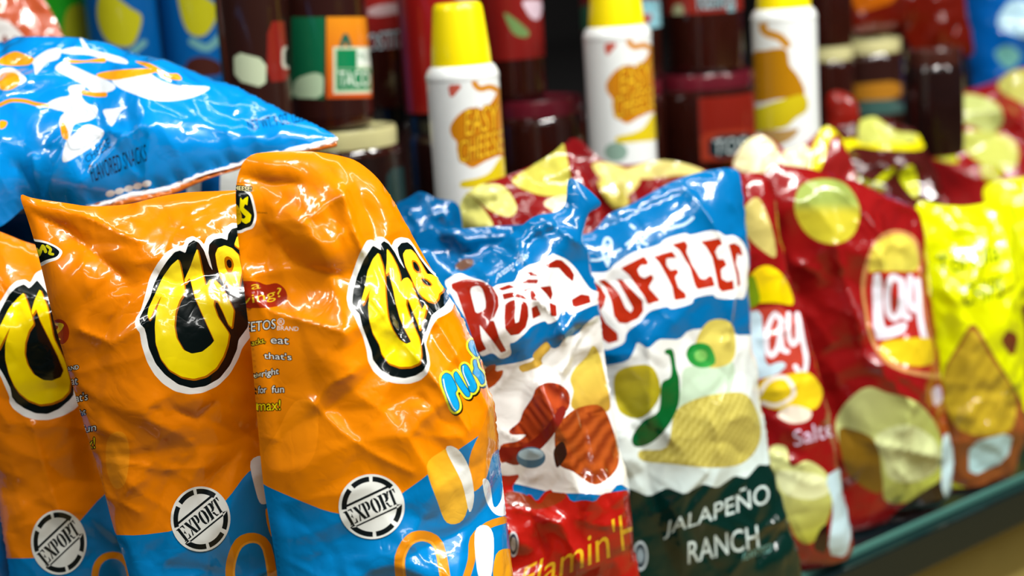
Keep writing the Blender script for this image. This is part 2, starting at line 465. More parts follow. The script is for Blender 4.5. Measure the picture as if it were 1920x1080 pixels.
def wrap(name, C, r, z0, z1, base, layers, mat, parent, arc=None, step=0.004):
    """print wrapped round a cylinder standing at C (world x, y of its axis). arc = traced (left, right) columns, or None for all round.
    s runs anticlockwise seen from above, starting opposite the camera"""
    C = np.array(C, float); dirc = CAM[:2]-C[:2]; t0 = math.atan2(dirc[1], dirc[0])
    def unm(px):
        px = np.asarray(px, float); v = fwd[None]+(px[:, :1]-960)/FPX*rgt-(px[:, 1:]-540)/FPX*upv
        o = CAM[:2]-C[:2]; a = (v[:, :2]**2).sum(1); b = v[:, :2]@o; c = o@o-r*r; disc = b*b-a*c
        t = (-b-np.sqrt(np.maximum(disc, 0)))/a; q = CAM+v*t[:, None]
        th = np.arctan2(q[:, 1]-C[1], q[:, 0]-C[0])-t0; th = (th+math.pi) % (2*math.pi)-math.pi
        return np.stack((th*r, q[:, 2]), -1)
    L2 = [([unm(densify(c, 4)) for c in l[0]],)+tuple(l[1:]) for l in layers]
    if arc is None: s0, s1 = -math.pi*r*0.999, math.pi*r*0.999
    else: s0, s1 = sorted((arc[0]*r, arc[1]*r))
    for l in L2:
        for c in l[0]:
            c[:, 0] = np.clip(c[:, 0], s0+1e-4, s1-1e-4); c[:, 1] = np.clip(c[:, 1], z0+1e-4, z1-1e-4)
    V, F, lay = cdt_mesh([(s0, z0), (s1, z0), (s1, z1), (s0, z1)], L2, base, step)
    th = V[:, 0]/r+t0; W = np.stack((r*np.cos(th), r*np.sin(th), V[:, 1]-C[2]), -1)
    K = paint(V, F, lay, layers, base, toframe(W+C))
    N = np.stack((np.cos(th), np.sin(th), np.zeros(len(th))), -1)
    return make_mesh(name, W, F, K, mat, parent, N)

# ================================================================== the setting
e0, e1 = pixz(1500, 1080, 0.0), pixz(1920, 893, 0.0)
sd = (e1-e0); sd[2] = 0; sd /= np.linalg.norm(sd); sb = np.array((-sd[1], sd[0], 0.0))      # along the shelf, and into it
S0 = e0.copy(); S0[2] = 0
def shelf_pt(u, v, z): return S0+sd*u+sb*v+np.array((0, 0, z))
def slab(name, u0, u1, v0, v1, z0, z1, mat, parent=None, bev=0.002):
    P = [shelf_pt(u, v, z) for z in (z0, z1) for u, v in ((u0, v0), (u1, v0), (u1, v1), (u0, v1))]
    F = [(3, 2, 1, 0), (4, 5, 6, 7), (0, 1, 5, 4), (1, 2, 6, 5), (2, 3, 7, 6), (3, 0, 4, 7)]
    c = np.mean(P, 0); c[2] = z0
    o = make_mesh(name, np.array(P)-(c if parent is None else 0), F, None, mat, parent, smooth=False)
    if parent is None: o.location = c
    if bev:
        b = o.modifiers.new('bevel', 'BEVEL'); b.width = bev; b.segments = 2
    return o
dark_metal = film('shelf_enamel', 0.35, 0.3, color=(8, 22, 26), var=0.06)
dark_back = film('back_panel_paint', 0.6, 0.0, color=(20, 18, 18), var=0.1)
def structure(o): o['kind'] = 'structure'; return o
structure(slab('floor', -6, 9, -7, 4, -0.62, -0.60, film('floor_lino', 0.45, 0.1, color=(150, 128, 72), var=0.12, scale=6), bev=0))
wb = make_mesh('wall_back', np.array([(x, y, z) for z in (0, 3.0) for x, y in ((-5, 0), (7, 0), (7, .1), (-5, .1))], float), [(3, 2, 1, 0), (4, 5, 6, 7), (0, 1, 5, 4), (1, 2, 6, 5), (2, 3, 7, 6), (3, 0, 4, 7)], None, dark_back, smooth=False)
wb.location = (0, 5.4, -0.6); structure(wb)
sh = bpy.data.objects.new('display_shelf', None); COL.objects.link(sh); sh.location = S0
tag(sh, 'long dark enamelled shop shelf with a thin raised front lip carrying the snack bags', 'shelf')
def sub(name, *a, **k):
    o = slab(name, *a, **k, parent=sh); o.matrix_parent_inverse = Matrix.Translation(-Vector(S0)); return o
sub('shelf_board', -1.6, 2.6, 0.004, 1.45, -0.03, -0.001, dark_metal)
sub('price_rail', -1.6, 2.6, -0.012, 0.004, -0.036, -0.004, film('price_rail_plastic', 0.25, 0.6, color=(8, 26, 28)))
sub('front_lip', -1.6, 2.6, -0.0015, 0.0015, -0.004, 0.003, film('lip_plastic', 0.3, 0.6, color=(70, 118, 108)))
sub('shelf_base', -1.6, 2.6, 0.03, 1.45, -0.60, -0.03, film('base_laminate', 0.5, 0.1, color=(150, 134, 72), var=0.1, scale=12))

# back tier: plinth the jars and cans stand on
RZ = 0.243
rs_ = bpy.data.objects.new('back_riser', None); COL.objects.link(rs_); rs_.location = S0
tag(rs_, 'raised dark step along the back of the shelf under the jars and spray cans', 'shelf')

# ================================================================== export sticker
def unitmap(polys, bl, br, tl, tr):
    bl, br, tl, tr = (np.array(v, float) for v in (bl, br, tl, tr)); out = []
    for p in polys:
        p = np.array(p, float); x, y = p[:, :1], p[:, 1:]; out.append(bl*(1-x)*(1-y)+br*x*(1-y)+tl*(1-x)*y+tr*x*y)
    return out
STEM = [(0, 1), (.42, 1), (.42, 0), (0, 0), (0, .06), (.1, .08), (.1, .92), (0, .94)]
BOWL = [(.5, 1), (.75, 1), (.95, .88), (.95, .56), (.75, .42), (.5, .42), (.5, .5), (.6, .52), (.64, .6), (.64, .85), (.6, .92), (.5, .92)]
OL = [(.46, 1), (.2, .92), (.04, .7), (.04, .3), (.2, .08), (.46, 0), (.46, .08), (.36, .2), (.34, .5), (.36, .8), (.46, .92)]
TA = [(.28, 1), (.02, 1), (.02, .7), (.1, .7), (.2, .9), (.28, .92)]
mir = lambda P: [(1-x, y) for x, y in P][::-1]
ST = {'E': [STEM, [(.5, 1), (.92, 1), (.92, .72), (.84, .72), (.72, .92), (.5, .92)], [(.5, .08), (.72, .08), (.84, .3), (.92, .3), (.92, 0), (.5, 0)],
            [(.5, .46), (.6, .46), (.66, .36), (.7, .36), (.7, .66), (.66, .66), (.6, .55), (.5, .55)]],
      'X': [[(0, 1), (.38, 1), (1, 0), (.62, 0)], [(.72, 1), (.95, 1), (.68, .6), (.6, .66)], [(.02, 0), (.22, 0), (.42, .38), (.34, .46)]],
      'P': [STEM, BOWL], 'O': [OL, mir(OL)],
      'R': [STEM, BOWL, [(.5, .38), (.72, .36), (.82, .1), (1.02, .06), (1.0, 0), (.72, 0), (.6, .2), (.5, .3)]],
      'T': [[(.34, 1), (.66, 1), (.66, .08), (.76, 0), (.24, 0), (.34, .08)], TA, mir(TA)]}
def sticker_art():
    c = np.array((552, 573.0)); polys = []
    def arc(a0, a1, r0=338, r1=408):
        t = np.radians(np.linspace(a0, a1, 10)); p = [(c[0]+r1*math.cos(k), c[1]+r1*math.sin(k)) for k in t]+[(c[0]+r0*math.cos(k), c[1]+r0*math.sin(k)) for k in t[::-1]]
        polys.append(p)
    for a in ((174, 217), (226, 264.5), (271.5, 315), (-5, 32), (41, 81), (88, 136)): arc(*a)
    polys.append([(140, 615), (200, 552), (762, 288), (840, 288)]); polys.append([(275, 858), (355, 843), (905, 588), (965, 533)])
    for i, ch in enumerate('EXPORT'):
        x0, x1 = (0, .185, .34, .49, .665, .84)[i], (.175, .345, .49, .665, .855, .995)[i]
        U = [[(x0+(x1-x0)*x, y) for x, y in p] for p in ST[ch]]
        polys += unitmap(U, (268, 832), (925, 522), (162, 650), (850, 322))
    return ell(550, 572, 446, 438, n=60), polys
SRC = np.array([(140, 610), (835, 290), (275, 855), (965, 535), (540, 200), (590, 945), (260, 315), (870, 810)], float)
def sticker(S, dst):
    A = np.hstack((SRC, np.ones((8, 1)))); M, *_ = np.linalg.lstsq(A, np.array(dst, float), rcond=None)
    f = lambda p: np.hstack((np.array(p, float), np.ones((len(p), 1))))@M
    o, P = sticker_art()
    return S.lift('export_sticker', f(o), 'E8EAE4', [([f(p) for p in P], '0A1214')], 0.0006, label='round white sticker with a black stamped EXPORT')

# ================================================================== the cheese puff bags
ORG, BLU, YEL, BLK, WHT = 'EE8600', '007CC0', 'FCE000', '06100F', 'F2F2EE'
def text_block(rows):
    out = []
    for s, bl, br, tl, c in rows: out += T(s, bl, br, tl, c, bold=0.025, halo=(1.6, '3A1C00'))
    return out
z2 = lambda P: Z(240, 400, 3.086, P)
z3 = lambda P: Z(640, 420, 3.377, P)
z1 = lambda P: Z(0, 500, 3.6, P)
zt = lambda P: Z(430, 560, 3.6, P)
zo = lambda P: Z(430, 320, 3.6, P)
zp = lambda P: Z(780, 570, 4.32, P)
brn = 'B86A00'
def logo(white, black, yel, holes=(), glint=None):
    w_, b_, y_ = cut(white, 2, .15), cut(black, 2, .1), [cut(y, 1, .1) for y in yel]
    L = [([grow([w_], 5, s=2)[0]] if 0 else [w_], WHT), ([b_], BLK), ([p+np.array((1.4, 2.2)) for p in grow(y_, 1.6, s=.9)], brn), (y_, glint or YEL)]
    for col, P in holes: L.append(([cut(P, 2)], col))
    return L

# --- right-hand bag
L3 = []
L3 += [([cut([(480, 700), (470, 895), (500, 912), (560, 938), (610, 958), (660, 968), (740, 935), (800, 892), (850, 850), (905, 812), (1000, 740), (1100, 760), (1100, 1600), (300, 1600), (300, 870)], 1)], BLU)]
L3 += [([round_([(540, 770), (560, 750), (590, 755), (597, 790), (590, 850), (560, 885), (510, 880), (495, 850), (520, 810)])], grad('FF9408', 'F88C04', (560, 750), (540, 880)))]
L3 += [([round_([(880, 860), (905, 800), (925, 740), (935, 700), (960, 700), (965, 760), (950, 830), (925, 850), (910, 900), (885, 920)])], grad('F59A18', 'C87008', (890, 900), (960, 760)))]
L3 += [([round_([(930, 1040), (960, 1030), (990, 1060), (990, 1100), (930, 1100)])], 'F0A018'), ([round_([(905, 900), (918, 905), (926, 950), (940, 935), (945, 890), (955, 900), (952, 960), (930, 965), (912, 940)])], 'E8F0F4')]
# plain orange curls where the drawing on the bag had its orange shapes
L3 += [(stroke([(752, 1085), (750, 1045), (768, 1012), (795, 1005), (822, 1022), (835, 1085)], 20), 'E08A10'), (stroke([(758, 1085), (757, 1048), (772, 1020), (795, 1013), (816, 1026), (827, 1085)], 4), 'F2A632')]
L3 += [([round_([(800, 875), (825, 848), (848, 842), (872, 880), (880, 930), (868, 975), (838, 980), (820, 940)])], grad('E8A51C', 'F0B838', (800, 880), (880, 930)))]
L3 += [([round_([(836, 842), (858, 842), (880, 878), (889, 930), (880, 960), (866, 905)])], 'ECEDE8')]
L3 += [(stroke([(872, 1090), (884, 1050), (888, 1010), (915, 985), (945, 975)], 14), 'D88A18'), ([round_([(890, 1000), (912, 985), (926, 1010), (920, 1085), (898, 1085)])], 'E8ECEC')]
# maroon cloud with question
L3 += [([round_(zo([(-30, 800), (40, 760), (110, 745), (190, 750), (250, 770), (320, 760), (375, 800), (390, 860), (350, 905), (260, 925), (120, 930), (20, 955), (-40, 960)]))], 'A02808')]
L3 += T('Is a', zo([(10, 825)])[0], zo([(212, 795)])[0], zo([(5, 775)])[0], 'E8C020')
L3 += T('serving?', zo([(-90, 965)])[0], zo([(358, 870)])[0], zo([(-100, 895)])[0], 'E8C020', tr=zo([(350, 785)])[0], bold=.03)
L3 += text_block([('CHEETOS', *zt([(5, 240), (312, 202), (5, 175)]), WHT)])
L3 += T('BRAND', *zt([(322, 212), (466, 218), (324, 184)]), WHT, bold=.02)
L3 += [(grow([ell(*zt([(348, 156)])[0], 5.6, 6)], 0.9), WHT), ([ell(*zt([(348, 156)])[0], 5.2, 5.6)], ORG)] + T('R', *zt([(338, 168), (360, 168), (338, 144)]), WHT)
L3 += text_block([('s snacks,', *zt([(80, 345), (243, 302), (78, 300)]), 'F0D020'), ('eat', *zt([(280, 302), (400, 308), (280, 262)]), WHT),
                  ("that's", *zt([(235, 405), (420, 415), (232, 362)]), WHT), ('at', *zt([(100, 460), (140, 445), (98, 415)]), 'E8D8B0'),
                  ('just the', *zt([(110, 575), (215, 530), (108, 535)]), 'F0E0B0'), ('right', *zt([(220, 542), (333, 522), (220, 486)]), WHT),
                  ('amount', *zt([(60, 670), (180, 648), (60, 628)]), 'E8D0A0'), ('for', *zt([(194, 640), (250, 636), (194, 592)]), WHT), ('fun', *zt([(286, 636), (369, 634), (286, 588)]), WHT),
                  ('the', *zt([(130, 760), (178, 752), (130, 728)]), 'E8D0A0'), ('max!', *zt([(188, 758), (345, 752), (188, 688)]), 'FFE000')])
# side logo end
L3 += [([cut(zo([(-60, 150), (20, 120), (100, 120), (150, 150), (170, 220), (188, 310), (165, 390), (110, 405), (85, 420), (0, 430), (-60, 430)]))], WHT),
       ([cut(zo([(-50, 165), (20, 140), (95, 135), (138, 165), (155, 225), (172, 310), (150, 375), (100, 390), (80, 402), (0, 415), (-50, 415)]))], BLK),
       ([cut(zo([(74, 178), (90, 200), (105, 185), (128, 172), (122, 235), (106, 225), (95, 250), (125, 275), (150, 300), (140, 345), (112, 360), (85, 345), (78, 320), (100, 325), (112, 310), (90, 290), (68, 260)]), 2, .12)], 'E8D800'),
       ([cut(zo([(-20, 210), (30, 205), (60, 240), (85, 300), (80, 350), (50, 370), (-20, 370)]))], 'E8B800')]
L3 += T('REAL CHEESE!', *zo([(-100, 118), (148, 138), (-98, 90)]), 'F0E0A0', bold=.02, halo=(1.8, '101000')) + T('MADE WITH', *zo([(-30, 88), (120, 92), (-30, 74)]), '201000')
L3 += T('BRAND', *zo([(190, 288), (256, 292), (190, 276)]), '401800')
# the big logo
C3y = z3([(235, 180), (262, 260), (275, 330), (278, 430), (285, 520), (296, 600), (325, 670), (365, 730), (412, 760), (445, 745), (400, 660), (370, 590), (345, 500), (330, 420), (310, 340), (302, 300), (285, 320), (283, 290), (288, 235), (288, 155), (320, 200), (350, 260), (370, 320), (375, 370), (395, 345), (420, 338), (445, 370), (460, 420), (480, 470), (500, 520), (508, 545), (530, 505), (541, 515), (530, 570), (505, 650), (495, 667), (485, 630), (460, 570), (440, 520), (425, 480), (412, 475), (410, 510), (430, 580), (460, 650), (490, 720), (500, 770), (505, 830), (493, 880), (440, 902), (370, 905), (300, 880), (255, 820), (240, 760), (200, 690), (178, 610), (170, 520), (178, 440), (195, 390), (170, 440), (137, 510), (128, 480), (150, 400), (165, 300), (200, 220)])
E3y = z3([(390, 190), (408, 163), (440, 160), (470, 190), (510, 260), (540, 315), (570, 318), (620, 345), (655, 385), (645, 420), (618, 440), (612, 470), (590, 495), (550, 485), (510, 455), (470, 400), (440, 330), (405, 260)])
L3 += logo(z3([(160, 105), (190, 98), (215, 110), (225, 82), (260, 80), (300, 110), (318, 140), (335, 100), (375, 82), (430, 92), (470, 150), (520, 230), (580, 300), (650, 355), (690, 430), (720, 490), (700, 550), (650, 580), (605, 600), (575, 650), (550, 710), (535, 760), (555, 830), (562, 890), (545, 950), (500, 990), (430, 1012), (340, 1010), (260, 985), (200, 930), (170, 870), (160, 800), (140, 720), (110, 650), (80, 580), (45, 530), (33, 470), (45, 390), (75, 300), (110, 200)]),
           z3([(200, 135), (240, 160), (252, 165), (250, 125), (270, 108), (300, 125), (340, 180), (370, 240), (402, 285), (365, 200), (355, 150), (380, 120), (420, 115), (450, 140), (500, 220), (560, 300), (640, 370), (690, 460), (650, 520), (600, 555), (570, 580), (550, 640), (530, 700), (520, 730), (535, 800), (545, 880), (520, 930), (470, 960), (400, 978), (320, 965), (250, 925), (200, 860), (190, 800), (160, 720), (130, 640), (115, 570), (85, 540), (68, 500), (75, 420), (100, 330), (140, 230)]),
           [C3y, E3y], [(brn, z3([(442, 225), (475, 232), (502, 275), (508, 312), (480, 314), (452, 285)])), (BLK, z3([(452, 238), (472, 243), (492, 275), (495, 300), (480, 300), (460, 280)])),
                        (brn, z3([(498, 338), (545, 345), (582, 385), (560, 400), (520, 385)])), (BLK, z3([(505, 345), (540, 355), (572, 385), (555, 392), (525, 376)]))],
           glint=grad('FFE828', 'F8E000', z3([(200, 200)])[0], z3([(420, 900)])[0]))
PU = [cut(zp(p), 2) for p in ([(210, 590), (240, 558), (280, 575), (312, 635), (335, 690), (312, 722), (347, 800), (347, 850), (315, 872), (290, 850), (250, 745), (215, 650)],
      [(305, 575), (322, 545), (345, 575), (390, 650), (437, 720), (430, 752), (405, 745), (365, 690), (325, 630)], [(370, 500), (395, 487), (420, 505), (450, 570), (485, 640), (492, 680), (470, 715), (440, 710), (425, 670), (390, 590), (370, 540)],
      [(465, 455), (485, 450), (492, 480), (500, 520), (540, 560), (555, 600), (550, 640), (530, 650), (510, 610), (480, 575), (460, 560), (475, 520), (465, 490)], [(430, 310), (455, 290), (480, 320), (500, 370), (510, 420), (480, 420), (445, 380), (428, 350)])]
L3 += [([p+np.array((2, 3)) for p in grow(PU, 6, s=1.2)], '281400'), (grow(PU, 5.5, s=1.2), 'DCE030'), (grow(PU, 1.6, s=.8), '0A5078'), (PU, '10A0E0')]
L3 += [(stroke(zp([(222, 610), (240, 700), (290, 820), (320, 860)]), 1.6), WHT), (stroke(zp([(382, 505), (385, 560), (430, 660)]), 1.6), WHT)]

S = bag('snack_bag', 'rightmost of the three orange puff bags, wordmark PUFFS in view', 'snack bag', 'orange cheese puff bags',
    (700, 700, 0.855), 16, 6,
    [(462, 289), (520, 284), (580, 283), (630, 290), (668, 300), (706, 330), (736, 372), (772, 440), (812, 510), (858, 580), (890, 650), (912, 720), (928, 800), (942, 900), (952, 1000), (960, 1100), (975, 1300), (985, 1440), (900, 1470), (600, 1480), (545, 1450), (530, 1250), (522, 1080), (505, 980), (492, 900), (480, 760), (470, 640), (455, 520), (443, 420), (441, 340)],
    0.045, 0.022, ORG, L3, seed=11, crump=1.25, cell=0.04, step=0.0015,
    folds=[([(590, 404), (640, 362)], .006, .004), ([(640, 362), (662, 430), (680, 470)], .0035, .0045), ([(452, 330), (520, 345), (560, 345)], .006, -.005), ([(450, 545), (520, 590), (640, 620)], .006, .005),
           ([(500, 420), (560, 500), (640, 520)], .009, -.006), ([(595, 760), (620, 720), (660, 700)], .004, .003), ([(700, 560), (800, 700), (870, 800)], .005, .005), ([(790, 560), (860, 680), (905, 760)], .004, .004)],
    dents=[(540, 560, .028, .014), (490, 460, .018, .010), (600, 520, .016, .004), (520, 380, .012, .006), (690, 430, .02, -.004), (620, 480, .012, -.004)], power=.62)
sticker(S, Z(620, 870, 7.2, SRC))

# --- middle bag
L2_ = [([cut([(0, 1003), (215, 1003), (260, 1004), (330, 995), (400, 960), (430, 932), (460, 890), (485, 870), (560, 800), (700, 800), (700, 1600), (0, 1600)], 1)], BLU)]
L2_ += [([round_([(200, 830), (215, 810), (235, 815), (243, 850), (235, 905), (215, 915), (200, 880)])], 'F29414'),
        (stroke([(432, 1090), (433, 1055), (448, 1018), (475, 1008), (500, 1025), (512, 1090)], 18), 'E08A10'), (stroke([(438, 1090), (440, 1057), (452, 1026), (475, 1016), (494, 1030), (505, 1090)], 4), 'F0A430'),
        ([round_([(470, 865), (500, 860), (510, 930), (490, 945), (478, 915)])], 'E6E8E4'), ([round_([(498, 955), (520, 960), (528, 1000), (508, 1005)])], 'F0A018')]
L2_ += logo(z2([(38, 640), (50, 670), (68, 690), (78, 760), (110, 860), (150, 930), (200, 985), (270, 1030), (350, 1048), (430, 1040), (520, 1000), (590, 930), (640, 840), (660, 780), (720, 700), (720, 60), (640, 58), (600, 55), (570, 75), (550, 115), (490, 118), (455, 140), (440, 180), (420, 155), (375, 130), (335, 145), (322, 185), (280, 190), (220, 225), (170, 290), (125, 370), (100, 470), (75, 560), (45, 605)]),
            z2([(65, 610), (70, 640), (95, 665), (105, 700), (120, 780), (160, 870), (215, 935), (290, 990), (370, 1012), (450, 1000), (530, 955), (590, 880), (630, 790), (640, 730), (700, 650), (700, 90), (640, 80), (600, 90), (580, 120), (575, 155), (540, 143), (500, 150), (470, 180), (465, 230), (480, 290), (490, 330), (470, 300), (440, 215), (410, 170), (380, 155), (350, 175), (332, 230), (300, 215), (270, 225), (230, 270), (190, 330), (150, 410), (130, 480), (100, 540)]),
            [z2([(290, 265), (300, 290), (320, 390), (332, 455), (300, 500), (275, 570), (268, 650), (280, 720), (320, 790), (370, 812), (430, 800), (480, 760), (500, 735), (470, 670), (420, 560), (385, 480), (362, 385), (355, 375), (330, 405), (328, 380), (360, 310), (385, 240), (400, 205), (412, 250), (430, 340), (450, 420), (470, 385), (500, 380), (540, 420), (580, 490), (612, 560), (608, 600), (600, 660), (580, 640), (550, 570), (520, 510), (500, 500), (495, 530), (520, 600), (585, 695), (575, 760), (550, 830), (510, 895), (450, 940), (380, 958), (310, 945), (240, 905), (190, 840), (160, 750), (155, 650), (165, 560), (195, 475), (165, 530), (125, 615), (112, 590), (120, 545), (160, 460), (200, 370), (250, 300)]),
             z2([(505, 235), (520, 200), (560, 185), (600, 200), (640, 240), (660, 330), (640, 440), (600, 445), (570, 415), (535, 370), (515, 300)]), z2([(615, 180), (630, 135), (660, 120), (680, 190), (640, 200)])],
            [(brn, z2([(556, 260), (575, 246), (602, 262), (615, 300), (600, 345), (578, 345), (560, 305)])), (BLK, z2([(570, 275), (585, 265), (600, 280), (600, 312), (585, 318), (572, 300)]))],
            glint=grad('FFE828', 'F8E000', (300, 480), (360, 700)))
zl = lambda P: Z(0, 430, 2.4, P)
L2_ += [([cut(zl([(120, 40), (200, 50), (255, 75), (285, 100), (265, 135), (215, 150), (180, 170), (120, 190)]))], WHT), ([cut(zl([(120, 50), (200, 60), (250, 82), (270, 102), (255, 125), (205, 138), (170, 158), (120, 180)]))], BLK)]
L2_ += [(stroke(zl([(150, 120), (165, 90), (175, 115), (192, 75), (205, 100)]), 6), 'C8C010'), (stroke(zl([(212, 75), (228, 90), (222, 108), (238, 112)]), 5), 'C8C010')]
L2_ += [([ell(*z1([(402, 440)])[0], 18, 24, -8)], 'B03408')] + T('?', *z1([(360, 510), (440, 495), (350, 385)]), 'FFD820', bold=.05)
L2_ += T('BRAND', *z1([(415, 712), (532, 690), (412, 685)]), WHT, halo=(1.4, '3A1C00'))
L2_ += text_block([('eat', *z1([(455, 800), (525, 795), (452, 758)]), WHT), ("that's", *z1([(455, 925), (592, 900), (452, 870)]), WHT), ('right', *z1([(490, 1040), (580, 1010), (486, 985)]), WHT),
                   ('fun', *zl([(365, 918), (432, 905), (365, 885)]), WHT), ('max!', *zl([(340, 998), (428, 985), (338, 948)]), 'FFE000')])
S = bag('snack_bag', 'middle one of the three orange puff bags, its logo cut off on the right', 'snack bag', 'orange cheese puff bags',
    (300, 700, 0.90), 13, 5,
    [(34, 361), (60, 372), (120, 380), (170, 388), (240, 384), (300, 368), (350, 360), (450, 357), (500, 352), (520, 480), (540, 700), (560, 900), (580, 1080), (600, 1400), (560, 1450), (300, 1450), (270, 1300), (245, 1080), (215, 1000), (190, 900), (152, 780), (130, 700), (100, 600), (75, 490), (55, 420)],
    0.04, 0.018, 'EA8000', L2_, seed=23, crump=1.2, cell=0.042, step=0.0017,
    folds=[([(60, 375), (150, 400), (260, 450)], .006, .005), ([(60, 400), (120, 430), (230, 520)], .01, -.008), ([(150, 620), (210, 645), (280, 600)], .006, .004), ([(330, 770), (370, 790), (400, 760)], .004, -.003)],
    dents=[(160, 440, .018, .007), (260, 500, .014, -.004), (190, 930, .012, .005)], power=.6)
sticker(S, Z(300, 890, 6.75, [(195, 665), (715, 230), (350, 855), (880, 440), (430, 215), (585, 890), (210, 395), (795, 750)]))

# --- left bag
L1_ = [([cut([(-300, 1020), (0, 1046), (30, 1047), (75, 1046), (130, 1000), (195, 925), (260, 880), (340, 1000), (340, 1600), (-300, 1600)], 1)], BLU)]
L1_ += [(stroke([(178, 1100), (180, 1065), (195, 1045), (220, 1042), (240, 1060), (248, 1100)], 13), 'E08A10')]
L1_ += logo(z1([(-60, 420), (-20, 290), (0, 240), (60, 140), (110, 95), (170, 85), (205, 110), (240, 40), (330, 0), (520, 300), (560, 900), (510, 960), (430, 1005), (330, 1035), (240, 1035), (160, 1010), (90, 960), (62, 915), (65, 880), (30, 800), (0, 730), (-60, 680)]),
            z1([(-40, 430), (0, 300), (60, 190), (110, 140), (160, 118), (195, 145), (215, 130), (250, 90), (300, 150), (480, 400), (500, 860), (470, 900), (400, 960), (320, 995), (240, 990), (170, 960), (110, 920), (80, 880), (70, 820), (30, 740), (0, 690), (-40, 640)]),
            [z1([(160, 175), (185, 240), (215, 330), (228, 385), (195, 430), (170, 510), (165, 590), (185, 660), (225, 725), (290, 765), (350, 770), (410, 745), (430, 700), (390, 600), (330, 480), (270, 360), (245, 285), (220, 325), (212, 300), (235, 220), (270, 150), (320, 270), (360, 480), (440, 640), (475, 780), (465, 840), (420, 890), (350, 920), (270, 930), (190, 900), (130, 850), (95, 800), (60, 720), (35, 620), (35, 520), (70, 405), (20, 500), (-10, 560), (-20, 480), (0, 400), (60, 280), (120, 210)])])
S = bag('snack_bag', 'leftmost of the three orange puff bags, half hidden at the left edge', 'snack bag', 'orange cheese puff bags',
    (60, 700, 0.965), 10, 6,
    [(-170, 440), (-40, 420), (10, 438), (50, 455), (110, 470), (200, 470), (240, 700), (260, 900), (300, 1080), (320, 1350), (280, 1400), (60, 1400), (50, 1250), (20, 1080), (0, 960), (-20, 850), (-120, 700), (-170, 560)],
    0.036, 0.015, 'EA8000', L1_, seed=31, crump=1.0, cell=0.045, step=0.002, dents=[(20, 1000, .012, .004)], folds=[([(60, 800), (80, 870), (110, 960)], .004, .003)])
sticker(S, Z(40, 930, 7.2, [(200, 745), (690, 290), (330, 965), (855, 480), (385, 270), (610, 975), (230, 440), (815, 790)]))

# --- blue bag lying across the top
zb = lambda P: Z(0, 60, 3.0, P)
LB = [([round_(zb(p)) for p in ([(310, 210), (350, 170), (420, 195), (520, 240), (620, 280), (650, 310), (620, 335), (540, 345), (470, 300), (400, 260)],
       [(270, 400), (330, 370), (390, 355), (385, 310), (440, 295), (480, 310), (460, 360), (490, 400), (540, 420), (545, 470), (500, 500), (420, 520), (395, 590), (370, 600), (335, 530), (340, 480), (360, 450), (290, 430)],
       [(370, 620), (430, 560), (490, 520), (560, 540), (585, 570), (540, 630), (450, 690), (375, 730), (350, 715)], [(640, 255), (800, 215), (900, 270), (1000, 300), (1180, 310), (1080, 370), (900, 390), (740, 345), (650, 300)],
       [(330, 110), (420, 85), (560, 110), (700, 150), (710, 180), (600, 160), (500, 130), (400, 125)], [(0, 215), (60, 200), (110, 225), (150, 270), (100, 300), (0, 290)], [(580, 440), (640, 430), (715, 420), (680, 450), (630, 530), (600, 490)],
       [(270, 100), (340, 95), (330, 150), (270, 170), (240, 200), (200, 240), (190, 190), (180, 160)])], 'DCE2E6')]
LB += [([round_(zb(p)) for p in ([(0, 150), (80, 110), (150, 130), (190, 150), (160, 185), (60, 190), (0, 180)], [(540, 240), (650, 215), (860, 205), (880, 225), (740, 255), (620, 270)], [(0, 245), (50, 225), (100, 240), (110, 290), (60, 325), (0, 320)],
       [(760, 165), (850, 180), (940, 230), (1000, 235), (1020, 270), (940, 260), (850, 210)], [(380, 155), (480, 160), (580, 145), (590, 170), (500, 170), (400, 175)], [(340, 520), (362, 515), (385, 570), (380, 605), (350, 590)], [(0, 500), (40, 505), (30, 535), (0, 545)])], 'F0A012')]
LB += [(stroke(zb([(0, 410), (60, 385), (140, 388), (200, 405), (270, 415)]), 7), 'DE9218'), (stroke(zb([(470, 340), (540, 352), (590, 352)]), 9), 'DE9218')]
LB += [(stroke(zb(p), 2.2), 'A8B4BC') for p in ([(385, 400), (405, 430), (395, 470)], [(430, 430), (490, 440), (480, 470), (420, 510)], [(375, 610), (400, 660), (470, 650), (560, 590)], [(500, 420), (530, 450), (540, 470)])]
LB += [([round_([(1000/3, 60+400/3), (380, 187), (420, 160), (400, 150), (440, 155), (456, 166), (430, 168)])], 'DCE2E6')] if 0 else []
LB += T('FLAVORED SNACKS', (174, 342), (276, 302), (166, 310), '040A18', bold=.06, tr=(273, 270))
LB += T('CHEESE', (163, 306), (209, 276), (158, 294), '0C1A30', bold=.01, tr=(203, 258))
LB += T('NET WT. 9 OZ. (255.1 g)', (470, 252), (592, 230), (462, 226), '040A20', bold=.06)
LB += [([ell(171+8*i, 396-5*i-32, 7, 5) for i in range(0)], WHT)] if 0 else []
LB += [([np.array([(150, 395), (300, 352), (460, 300), (560, 275), (640, 258), (650, 272), (560, 291), (460, 318), (320, 362), (170, 412)])], 'F0F0F0')]
LB += [([ell(207+17*i, 363-4.6*i, 9, 6, -15) for i in range(5)], 'F0F4F6')]
